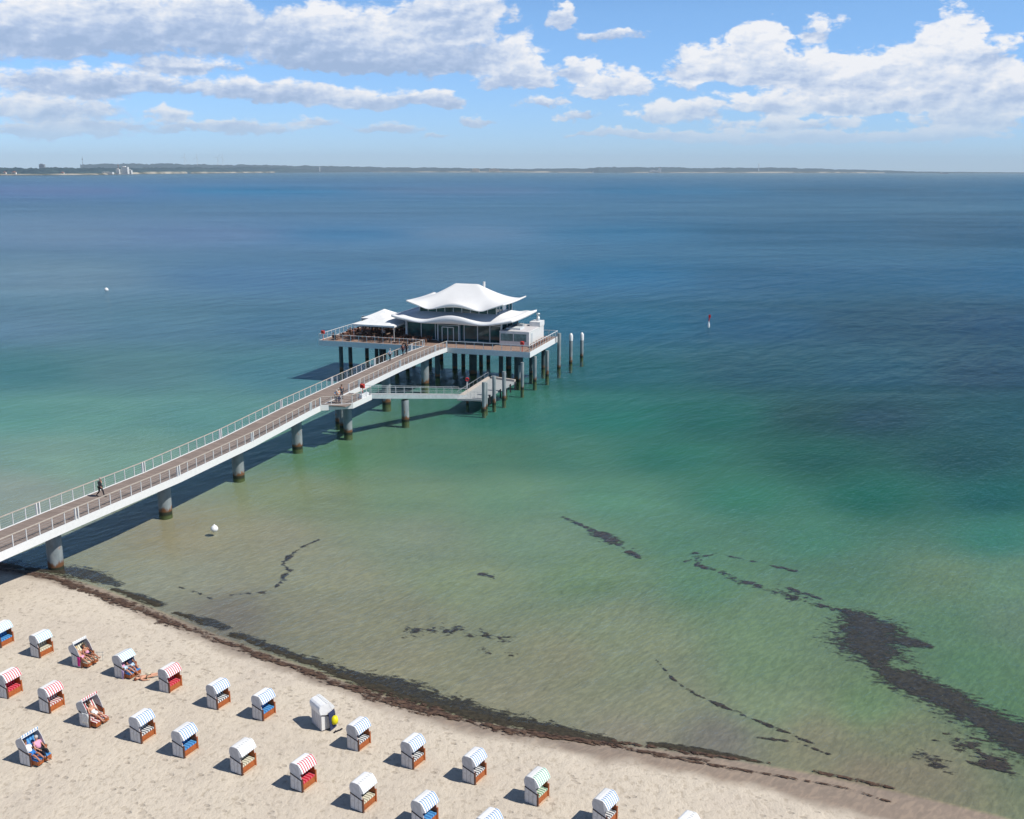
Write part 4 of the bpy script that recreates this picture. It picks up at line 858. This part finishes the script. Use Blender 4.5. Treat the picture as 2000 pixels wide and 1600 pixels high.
# ---------------------------------------------------------------- beach chairs
STR = {'blue': striped('awning_blue', (.80,.80,.80), (.12,.28,.52), .16, .36), 'red': striped('awning_red', (.80,.78,.78), (.60,.07,.09), .16, .42), 'pale': striped('awning_pale', (.80,.80,.80), (.25,.48,.60), .16, .34),
       'white': striped('awning_white', (.80,.80,.79), (.50,.52,.52), .16, .30), 'green': striped('awning_green', (.80,.81,.79), (.12,.42,.25), .16, .36)}
CUS = {'blue': striped('cushion_blue', (.04,.16,.42), (.10,.34,.66), .19, .5), 'red': striped('cushion_red', (.50,.01,.035), (.70,.12,.15), .19, .5), 'navy': striped('cushion_navy', (.74,.74,.72), (.035,.05,.09), .17, .45),
       'cream': striped('cushion_cream', (.72,.68,.52), (.28,.25,.20), .17, .35), 'redwhite': striped('cushion_red_white', (.74,.70,.66), (.38,.02,.04), .17, .45), 'greenc': striped('cushion_green', (.70,.72,.60), (.10,.30,.16), .17, .45)}
CW, CD = .56, .38                         # half width, half depth
HOODW = simple('hood_canvas', (.82, .82, .82), .8, .05, 4)
def tilt(prof, a_, px=-.1, pz=.8):
    c_, s_ = math.cos(a_), math.sin(a_); return [(px+(x-px)*c_-(z-pz)*s_, pz+(x-px)*s_+(z-pz)*c_) for x, z in prof]
def beach_chair(label, awn, cus, tiltback=0.0, awning=True, footrest=False, backpanel=False):
    T_ = thing('beach_chair', label, 'beach chair', group='beach chairs standing in rows on the sand')
    for sg in (-1, 1):
        y0, y1 = sorted((sg*CW, sg*(CW-.04)))
        MB().prism([(-CD, .03), (CD-.045, .03), (CD-.045, .66), (-CD, .90)], y0, y1).build('side_panel', WICKER, T_)
        y0, y1 = sorted((sg*(CW+.012), sg*(CW-.05)))
        m = MB(); m.bar((-CD-.01, (y0+y1)/2, .925), (CD, (y0+y1)/2, .675), .075, .055); m.build('trim_rail', TRIM, T_); MB().box(-CD, CD, y0, y1, 0, .045).build('base_rail', TRIM, T_)
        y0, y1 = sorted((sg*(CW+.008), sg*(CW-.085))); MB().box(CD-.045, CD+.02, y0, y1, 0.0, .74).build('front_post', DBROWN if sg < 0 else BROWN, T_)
    for sg in (-1, 1):
        y0, y1 = sorted((sg*(CW-.036), sg*(CW-.06))); MB().prism(tilt([(-.33,.42),(CD-.05,.42),(CD-.05,.72),(.27,.98),(.2,1.3),(-.33,1.3)], 0) if not tiltback else [(-.33,.42),(CD-.05,.42),(CD-.05,.72),(-.33,.9)], y0, y1).build('inner_lining', BROWN, T_)
    MB().box(-CD-.02, -CD, -CW, CW, .03, .90).build('back_panel', WICKER, T_)
    m = MB().box(CD-.05, CD-.02, -CW+.085, CW-.085, .07, .40); m.build('front_board', BROWN, T_)
    MB().box(CD-.02, CD+.06, -CW+.085, CW-.085, .0, .06).build('base_board', SANDW, T_)
    MB().box(-CD+.02, CD-.05, -CW+.05, CW-.05, .36, .405).build('seat', BROWN, T_)
    MB().box(-.22, CD-.03, -CW+.07, CW-.07, .405, .50).build('seat_cushion', CUS[cus], T_)
    a_ = tiltback
    hood = [(-.39,.93),(-.44,1.14),(-.43,1.34),(-.38,1.45),(-.28,1.51),(-.10,1.53),(.14,1.52)]
    side = [(-.385,.95),(-.435,1.14),(-.425,1.335),(-.375,1.445),(-.28,1.505),(-.10,1.525),(.14,1.515),(.25,1.15),(.33,.76),(.36,.71)]
    hd = MB(); hd.strip(tilt(hood, a_), -CW+.035, CW-.035, .03); shell = hd.build('hood', HOODW, T_)
    for sg in (-1, 1):
        y0, y1 = sorted((sg*(CW-.004), sg*(CW-.034))); MB().prism(tilt(side, a_) if a_ == 0 else tilt(side[:-2], a_)+[(.30,.80)], y0, y1).build('hood_side', hood_shaded, T_)
    MB().strip(tilt([(-.16,.50),(-.26,.85),(-.34,1.2),(-.33,1.36)][::-1], a_), -CW+.07, CW-.07, -.07).build('back_cushion', CUS[cus], T_)
    if awning == 'up':      # folded up: strip of canvas standing above the opening
        aw = MB(); aw.strip(tilt([(.13,1.53),(.17,1.62),(.16,1.66)], a_), -CW, CW, .02); aw.build('awning', STR[awn], T_)
    elif awning:
        pr = tilt([(.02,1.538),(.16,1.535),(.27,1.44),(.42,1.22),(.46,1.10)], a_)
        aw = MB(); aw.strip(pr, -CW-.01, CW+.01, .015); aw.build('awning', STR[awn], T_)
        for sg in (-1, 1):
            y0, y1 = sorted((sg*(CW+.008), sg*(CW-.002))); MB().prism(tilt([(.16,1.52),(.27,1.43),(.42,1.21),(.45,1.11),(.27,1.02),(.20,1.25)], a_), y0, y1).build('awning_side', STR[awn], T_)
    if footrest:
        for y in (-.26, .26):
            m = MB().box(CD, CD+.42, y-.2, y+.2, .12, .34); m.build('footrest', BROWN, T_)
            MB().box(CD+.02, CD+.40, y-.19, y+.19, .34, .40).build('footrest_pad', CUS[cus], T_)
    return T_
hood_shaded = simple('shaded_hood_canvas', (.52, .52, .54), .85, .10, 8)  # hood sides painted greyer than the hood, for the shade on them
def place(T_, u, v, heading):
    x, y = at(u, v, .98); r = R(heading); d = Vector((math.cos(r), math.sin(r), 0)); q = Vector((-d.y, d.x, 0))
    c = Vector((x, y, 0))-d*CD+q*CW; c.z = min(gz(c.x, c.y), gz(x, y))+.0; T_.location = c; T_.rotation_euler = (0, 0, r); return c
CHAIRS = [ # F1 pixel (front left foot), awning, cushion, label, options
 (1,1263,'pale','blue','beach chair cut by the left edge in the row nearest the sea, blue cushions',{}),
 (77,1282,'pale','cream','pale striped beach chair with cream cushions, second from left in the seaward row',{}),
 (159,1301,'white','cream','tilted back beach chair with two sunbathers and magenta towel',dict(tiltback=.42, awning='up', footrest=True)),
 (242,1321,'pale','blue','tilted beach chair with a pink towel and two people, beside the woman lying on sand',dict(tiltback=.20, awning=True, footrest=True)),
 (330,1347.6,'red','red','red striped beach chair right of the woman lying on the sand',{}),
 (424,1380.5,'blue','navy','blue striped beach chair with white cushions between red chair and blue cushioned chair',{}),
 (513,1401.4,'blue','blue','blue striped beach chair with bright blue cushions, left of the turned white chair',{}),
 (700,1460,'blue','navy','blue striped beach chair directly right of the turned white chair',{}),
 (806.6,1494,'blue','navy','blue striped beach chair in the seaward row, second right of the turned white chair',{}),
 (927.5,1523.6,'blue','navy','blue striped beach chair just left of the green striped one',{}),
 (1050,1568.8,'green','greenc','the only green striped beach chair',{}),
 (1184,1617,'blue','navy','blue striped beach chair cut by the bottom edge right of the green one',{}),
 (1344,1664,'white','navy','beach chair of which only the white hood top shows, farthest right',{}),
 (15,1364.6,'red','red','red striped beach chair with red cushions cut by the left edge',{}),
 (97,1392.8,'red','redwhite','red striped beach chair with red and white cushions near the left edge',{}),
 (175.4,1420,'red','redwhite','tilted red striped beach chair with a sunbather and white towel over its side',dict(tiltback=.30, awning='up', footrest=True)),
 (276,1450,'blue','navy','blue striped beach chair in the middle row, right of the sunbather with white towel',{}),
 (359.5,1479,'blue','blue','blue striped beach chair with blue cushions in the middle row',{}),
 (472.8,1512,'white','cream','all white striped beach chair in the middle row left of a red striped one',{}),
 (590.4,1544.5,'red','red','red striped beach chair between two white ones, nearest the bottom edge',{}),
 (709,1584,'white','cream','white striped beach chair right of the lowest red striped one',{}),
 (829,1622,'blue','blue','blue striped beach chair cut by the bottom edge, blue cushion showing',{}),
 (955,1660,'blue','navy','blue striped beach chair of which only the hood shows at the bottom edge',{}),
 (60.5,1498,'blue','blue','tilted blue striped beach chair with two people lowest at the left',dict(tiltback=.34, awning='up', footrest=True)),
]
protos = {}; seats = {}
for (u, v, aw, cu, lab, kw) in CHAIRS:
    key = (aw, cu, tuple(sorted(kw.items())))
    if key in protos: T_ = copy_tree(protos[key]); T_['label'] = lab
    else: T_ = protos[key] = beach_chair(lab, aw, cu, **kw)
    hd_ = -22.3-.0098*max(u, 0)+random.uniform(-2.2, 2.2)
    seats[(u, v)] = (place(T_, u, v, hd_), hd_)
# the chair turned away: seen from behind; its sides painted white as sunlit
TC = beach_chair('lone white beach chair turned the other way, with a yellow bag beside it', 'white', 'cream', .12, True)
for ch in TC.children:
    if ch.name.split('.')[0] in ('hood_side', 'side_panel'): ch.data.materials[0] = HOODW
x, y = at(619, 1417, .98); TC.scale = (1.08, 1.08, 1.08); TC.location = (x+.25, y+.65, gz(x, y)); TC.rotation_euler = (0, 0, R(38))
bg = MB().lathe([(.02,.0),(.2,.05),(.24,.25),(.18,.45),(.05,.5)], 12).build('beach_bag', YELLOW); x, y = at(653, 1411, 1.0); bg.location = (x, y, gz(x, y)+.3); tag(bg, 'bright yellow bag hanging at the front of the turned white chair', 'bag')
tw = MB(); tw.strip([(-.05,1.1),(.0,1.12),(.05,.9),(.09,.4),(.12,.05)], -.3, .3, .02); tw = tw.build('towel', NAVY); x, y = at(648, 1412, 1.0); tw.location = (x, y, gz(x, y)); tw.rotation_euler = (0, 0, R(-25)); tag(tw, 'dark blue towel hanging beside the yellow bag', 'towel')
for i, (u, v) in enumerate(((659,1417),(665,1414),(654,1419))):
    x, y = at(u, v, 1.0); f = MB().box(-.13,.13,-.05,.05,0,.035).build('sandal', BLACK); f.location = (x, y, gz(x, y)+.01); f.rotation_euler = (0, 0, R(50+i*10)); tag(f, 'dark sandal left on the sand by the yellow bag', 'sandal', 'sandals by the yellow bag')
# people in the chairs
def in_chair(key, side, label, pose, skin, hair, clothes, dx=0.02, dz=0.0, rz=0):
    c, hd_ = seats[key]; r = R(hd_); d = Vector((math.cos(r), math.sin(r), 0)); q = Vector((-d.y, d.x, 0))
    return person(label, pose, c+d*dx+q*side+Vector((0, 0, dz)), r+R(rz), skin, hair, clothes)
in_chair((159,1301), -.25, 'sunbather with blonde hair at the left side of the tilted cream chair', 'recline', SKIN, simple('blond_hair', (.55,.38,.16), .8, .1), (('bottoms', cp),))
in_chair((159,1301), .27, 'sunbather in a pink top at the far side of the tilted cream chair', 'recline', SKIN2, HAIR, (('top', cp), ('bottoms', BLACK)), .12)
in_chair((242,1321), -.22, 'person in a pink shirt and blue shorts in the chair behind the lying woman', 'recline', SKIN, HAIR, (('shirt', cp), ('shorts', cb)))
in_chair((242,1321), .27, 'person in dark blue at the far side of the pink towel chair', 'sit', SKIN2, HAIR, (('shirt', NAVY), ('shorts', cb)), .15)
in_chair((175.4,1420), .05, 'sunbather in a white swimsuit in the tilted red striped chair', 'recline', SKIN, HAIR, (('top', cw), ('bottoms', cw)), .10)
in_chair((60.5,1498), -.24, 'person in a white shirt and blue shorts in the lowest left chair', 'recline', SKIN2, HAIR, (('shirt', cw), ('shorts', cbl)), .05, .03)
in_chair((60.5,1498), .27, 'person in a pink shirt and black trousers in the lowest left chair', 'sit', SKIN, HAIRG, (('shirt', cp), ('trousers', BLACK)), .15)
x, y = at(288, 1317, 1.0)
person('woman in a pale bikini lying on her back on the sand', 'lie', (x, y, gz(x, y)+.02), R(32), SKIN, cloth('auburn_hair', (.20,.05,.02)), (('bottoms', cr_),))
def drape(key, side, label, mt, x0=-.1, w=.45, top=.78):      # towel hanging over the side wall of a chair
    c, hd_ = seats[key]; r = R(hd_); m = MB(); y0 = side*(CW+.03)
    vs = []; fs = []
    for i in range(7):
        for j in range(7):
            xx = x0+w*i/6; zz = top+.10-(j/6)*.62+.02*math.sin(i*2.1); vs.append((xx+.03*math.sin(j), y0+side*(.015+.02*math.sin(i*1.7+j)), zz))
    for i in range(6):
        for j in range(6): fs.append((i*7+j, i*7+j+1, (i+1)*7+j+1, (i+1)*7+j))
    m.add(vs, fs, True); o = m.build('towel', mt); o.location = c; o.rotation_euler = (0, 0, r)
    md = o.modifiers.new('t', 'SOLIDIFY'); md.thickness = .02; tag(o, label, 'towel'); return o
drape((159,1301), -1, 'magenta towel hanging over the side of the tilted cream chair', cm, .12, .2, .66)
drape((175.4,1420), -1, 'white towel hanging over the side of the tilted red striped chair', cw, -.15, .5, .80)
drape((242,1321), -1, 'pale violet towel hanging at the front corner of the pink towel chair', cloth('violet_cloth', (.45,.35,.60)), .25, .14, .55)
# small rack by the cream chair
x, y = at(196, 1283, 1.0); rk = MB()
for dx in (0, .35): rk.tube([(dx, 0, 0), (dx, 0, .65)], .015, 5)
rk.tube([(-.12, 0, .6), (.45, 0, .6)], .015, 5); rk.tube([(-.12, 0, .4), (.45, 0, .4)], .012, 5)
rk = rk.build('towel_rack', STEEL); rk.location = (x-.2, y, gz(x, y)); tag(rk, 'thin metal rack standing on the sand right of the tilted cream chair', 'rack')

# ---------------------------------------------------------------- buoys
def buoy(u, v, r, lab):
    x, y = at(u, v); o = MB().lathe([(.02, -r), (r*.6, -r*.8), (r*.95, -r*.3), (r, 0), (r*.95, r*.3), (r*.7, r*.72), (r*.35, r*.95), (.06, r*1.0), (.06, r*1.25), (.01, r*1.28)], 18).build('buoy', WHITE)
    o.location = (x, y, r*.45); tag(o, lab, 'buoy', 'round white buoys'); return o
buoy(419, 1036, .34, 'round white buoy near the bridge close to the beach'); buoy(208, 568, .55, 'round white buoy far out left of the bridge')
x, y = at(1384, 637); BU = thing('marker_buoy', 'red and white marker buoy with pole, alone in open water at right', 'buoy', (x, y, 0))
MB().lathe([(.25, -.3), (.25, .3), (.15, .6), (.08, 1.0)], 14).build('float', WHITE, BU); MB().tube([(0,0,1.0), (.15,0,2.3)], .10, 8).build('pole', RED, BU); MB().box(-.1, .35, -.04, .04, 1.7, 2.4).build('flag', RED, BU)

# ---------------------------------------------------------------- far shore
def far_mat(name, c1, c2, sc, lo=.38, hi=.62):
    m, n = mat(name); g = n.node('ShaderNodeNewGeometry').outputs[0]; nz = n.noise(n.v('MULTIPLY', g, (1, 1, 2.5)), sc, 6, .65)
    b = n.node('ShaderNodeBsdfPrincipled', {'Base Color': n.mix(n.smooth(nz, .38, .62), c1, c2), 'Roughness': 1.0, 'Specular IOR Level': 0.0})
    n.node('ShaderNodeOutputMaterial', {0: b.outputs[0]}); return m
HAZY_WOOD = far_mat('hazy_wooded_hills', (.020,.050,.075), (.055,.100,.115), .012); FSAND = far_mat('far_sand', (.08,.09,.07), (.42,.38,.30), .004)  # blue of the haze mixed into the base colour of the woods
def far_dist(u, v): return at(u, v)[1]
def ridge(name, pts, seed, rough, mat_):
    # pts: photo x, distance m, top height m; built as a real slope: shore, crest, back slope
    us = np.arange(pts[0][0], pts[-1][0]+1, 3.0); D = np.interp(us, [p[0] for p in pts], [p[1] for p in pts]); Hh = np.interp(us, [p[0] for p in pts], [p[2] for p in pts])
    rows = [(0, 0.0), (60, .30), (200, .62), (450, .86), (800, 1.0), (1400, .8), (2200, 0)]
    vs = []; fs = []
    for i, u in enumerate(us):
        a_ = (u-1000)/FPX/CP*1.0
        for j, (dd_, hf) in enumerate(rows):
            yy_ = D[i]+dd_; nz = float(fbm(np.array([u*.06+seed]), np.array([dd_*.004]), 4, seed)[0])-.5; nz2 = float(vnoise(np.array([u*.31+seed]), np.array([j*1.7]), seed+3)[0])-.5
            vs.append((a_*yy_, yy_, max(0, Hh[i]*.82*hf*(1+nz*.5*rough)+(nz2*rough*Hh[i]*.16 if 0 < j < 6 else 0))-(.2 if j in (0, 6) else 0)))
    nr_ = len(rows)
    for i in range(len(us)-1):
        for j in range(nr_-1): a_ = i*nr_+j; fs.append((a_, a_+nr_, a_+nr_+1, a_+1))
    m = MB(); m.add(vs, fs, True); o = m.build(name, mat_); o['kind'] = 'structure'; return o
ridge('hills', [(-700,5400,62),(0,5900,60),(120,6100,52),(230,6600,52),(330,8200,62),(450,10000,70),(560,12500,80),(640,14500,40),(700,15500,20)], 11, 1.0, HAZY_WOOD)
ridge('hills', [(200,15500,140),(350,16000,150),(600,16800,125),(760,17000,95),(900,16500,85),(1000,16500,70),(1130,16500,80),(1160,16200,102),(1240,16200,108),(1350,16500,92),(1480,16500,102),(1600,16800,78),(1690,17500,55),(1760,18000,30),(1900,18500,22),(2100,18800,10),(2600,19000,8)], 23, .7, HAZY_WOOD)
def strip_sand(pts, name='far_beach'):
    m = MB(); vs = []
    for (u, d, h) in pts:
        a_ = (u-1000)/FPX/CP; vs += [(a_*(d-40), d-40, .3), (a_*(d+25), d+25, h)]
    m.add(vs, [(2*i, 2*i+2, 2*i+3, 2*i+1) for i in range(len(pts)-1)]); o = m.build(name, FSAND); o['kind'] = 'structure'
strip_sand([(-700,5390,7),(0,5880,7),(120,6080,7),(230,6580,9),(330,8150,16),(400,9300,16),(450,9950,12),(560,12400,14)])
strip_sand([(740,16850,8),(860,16550,14),(1060,16450,22),(1100,16450,10),(1250,16150,12),(1350,16450,12),(1480,16450,20),(1600,16750,22),(1690,17450,10)])
def fpos(u, d): a_ = (u-1000)/FPX/CP; return (a_*d, d, 0)
FW = simple('far_white_wall', (.78,.76,.72), .9, .05, .02); FR = simple('far_red_brick', (.30,.12,.08), .9, .05, .02); FG = simple('far_grey', (.22,.24,.27), .9, .05, .02); FD = simple('far_dark_glass', (.06,.08,.10), .5, .05, .02)
def block(name, lab, cat, u, d, w, h, dep, mt, base=0, grp=None, floors=0, roof=None):
    x, y, _ = fpos(u, d); T_ = thing(name, lab, cat, (x, y, base), 0, grp); MB().box(-w/2, w/2, 0, dep, 0, h).build('wall', mt, T_)
    m = MB()
    for k in range(floors): m.box(-w*.46, w*.46, -.6, -.02, h*(k+.35)/floors, h*(k+.72)/floors)
    if floors: m.build('windows', FD, T_)
    if roof: MB().prism([(-w*.52, h), (w*.52, h), (0, h+w*.28)], -1, dep+1).build('roof', roof, T_)
    else: MB().box(-w*.3, w*.1, dep*.2, dep*.7, h, h*1.12).build('roof_house', mt, T_)
    return T_
block('hotel_block', 'tallest white hotel slab on the far shore at left', 'building', 281, 6900, 42, 46, 30, FW, 3, 'white resort blocks on the far left shore', 6)
block('hotel_block', 'narrow white block left of the tallest far hotel', 'building', 268, 6880, 22, 32, 30, FW, 3, 'white resort blocks on the far left shore', 4)
block('hotel_block', 'white block at the right foot of the far hotel', 'building', 291, 6950, 18, 26, 24, FW, 3, 'white resort blocks on the far left shore', 3)
block('hotel_block', 'long low white building left of the far hotel', 'building', 247, 6820, 80, 13, 30, FW, 3, 'white resort blocks on the far left shore', 2)
block('high_rise', 'dark slab block standing up above the far left woods', 'building', 128, 9000, 42, 40, 30, FG, 35, None, 3)
block('villa', 'small white house at the water far left', 'building', 37, 5920, 18, 10, 14, FW, 8, 'houses on the far left shore', 1, FR)
block('villa', 'pale house among far woods, just right of the leftmost', 'building', 58, 5990, 16, 10, 14, FW, 5, 'houses on the far left shore', 1, FR)
block('villa', 'wider pale house near the beach far left', 'building', 75, 6010, 26, 11, 14, FW, 4, 'houses on the far left shore', 1, FR)
block('villa', 'pale house between far left houses and white hotel', 'building', 165, 6320, 20, 9, 14, FW, 4, 'houses on the far left shore', 1, FR)
for u, d, w, h, lab in ((932,16500,110,42,'left one of two tan blocks on the middle far shore'),(966,16500,160,40,'right one of two tan blocks on the middle far shore')):
    block('tan_building', lab, 'building', u, d, w, h, 60, simple('tan_wall', (.62,.46,.30), .9, .05, .01), 12, 'tan blocks on the middle far shore', 3)
block('pale_building', 'wide pale building at the foot of the far middle woods', 'building', 1262, 16150, 120, 30, 60, FW, 8, None, 3)
block('white_tower_block', 'white block by the tallest part of the far middle woods', 'building', 1273, 16150, 40, 60, 40, FW, 10, None, 5)
def mast(name, lab, cat, u, d, h, r, mt, base, grp=None, blades=False):
    x, y, _ = fpos(u, d); T_ = thing(name, lab, cat, (x, y, base), 0, grp)
    MB().tube([(0,0,0), (0,0,h)], [r, r*.5], 8).build('tower', mt, T_)
    if blades:
        MB().box(-3, 3, -4, 4, h-2, h+3).build('nacelle', mt, T_)
        for k in range(3):
            a_ = k*2.0944+random.random(); MB().bar((0, -5, h), (math.sin(a_)*h*.55, -5, h+math.cos(a_)*h*.55), 3, 2, (0,1,0)).build('blade', mt, T_)
    else: MB().lathe([(r*1.5, h*.72), (r*1.9, h*.76), (r*1.5, h*.8)], 10).build('gallery', mt, T_)
mast('radio_mast', 'tall thin mast above the far left woods', 'mast', 205, 9500, 95, 2.6, FG, 50)
mast('chimney', 'slim dark chimney behind the white far hotel', 'chimney', 270, 7200, 55, 2.2, FR, 18)
for i, (u, lab) in enumerate(((394,'leftmost far wind turbine'),(417,'second far wind turbine from the left'),(455,'third far wind turbine, left of a close pair'),(464,'rightmost far wind turbine'))): mast('wind_turbine', lab+' on the ridge', 'wind turbine', u, 16000, 118, 2.6, FW, 95, 'wind turbines on the far ridge', True)
mast('lighthouse', 'white lighthouse like tower on the far shore above the bridge', 'lighthouse', 643, 14500, 60, 7, FW, 12)
mast('water_tower', 'white tower rising from the far right woods', 'tower', 1456, 16300, 120, 6.5, FW, 30)
# sail boat and ship
x, y, _ = fpos(1149, 13500); SBT = thing('sailing_boat', 'tiny white sailing boat before the far middle shore', 'sailing boat', (x, y, 0))
MB().prism([(-7,1.6),(-6,0),(5,0),(8,1.8)], -2, 2).build('hull', FW, SBT); m_ = MB(); m_.prism([(-5,3),(1,3),(1,36)], -.15, .15); m_.prism([(1.5,3),(7,3),(1.5,30)], -.1, .1); m_.build('sail', FW, SBT)
x, y, _ = fpos(1800, 13500); SHP = thing('cargo_ship', 'dark low ship on the horizon at the right', 'ship', (x, y, 0))
MB().prism([(-55,7),(-50,0),(50,0),(60,9)], -8, 8).build('hull', FG, SHP); MB().box(-48,-34,-6,6,7,20).build('bridge_house', FW, SHP); MB().box(-25,40,-6,6,8,11).build('cargo', FG, SHP)

# ---------------------------------------------------------------- haze
hm, n = mat('haze_air')
pv = n.node('ShaderNodeVolumePrincipled', {'Color': (.78, .90, 1.0, 1), 'Density': 3.6e-5, 'Anisotropy': .0})
n.node('ShaderNodeOutputMaterial', {'Volume': pv.outputs[0]})
hz = MB().box(-66500, 66500, -120, 22500, -4.5, 330).build('haze', hm); hz['kind'] = 'stuff'
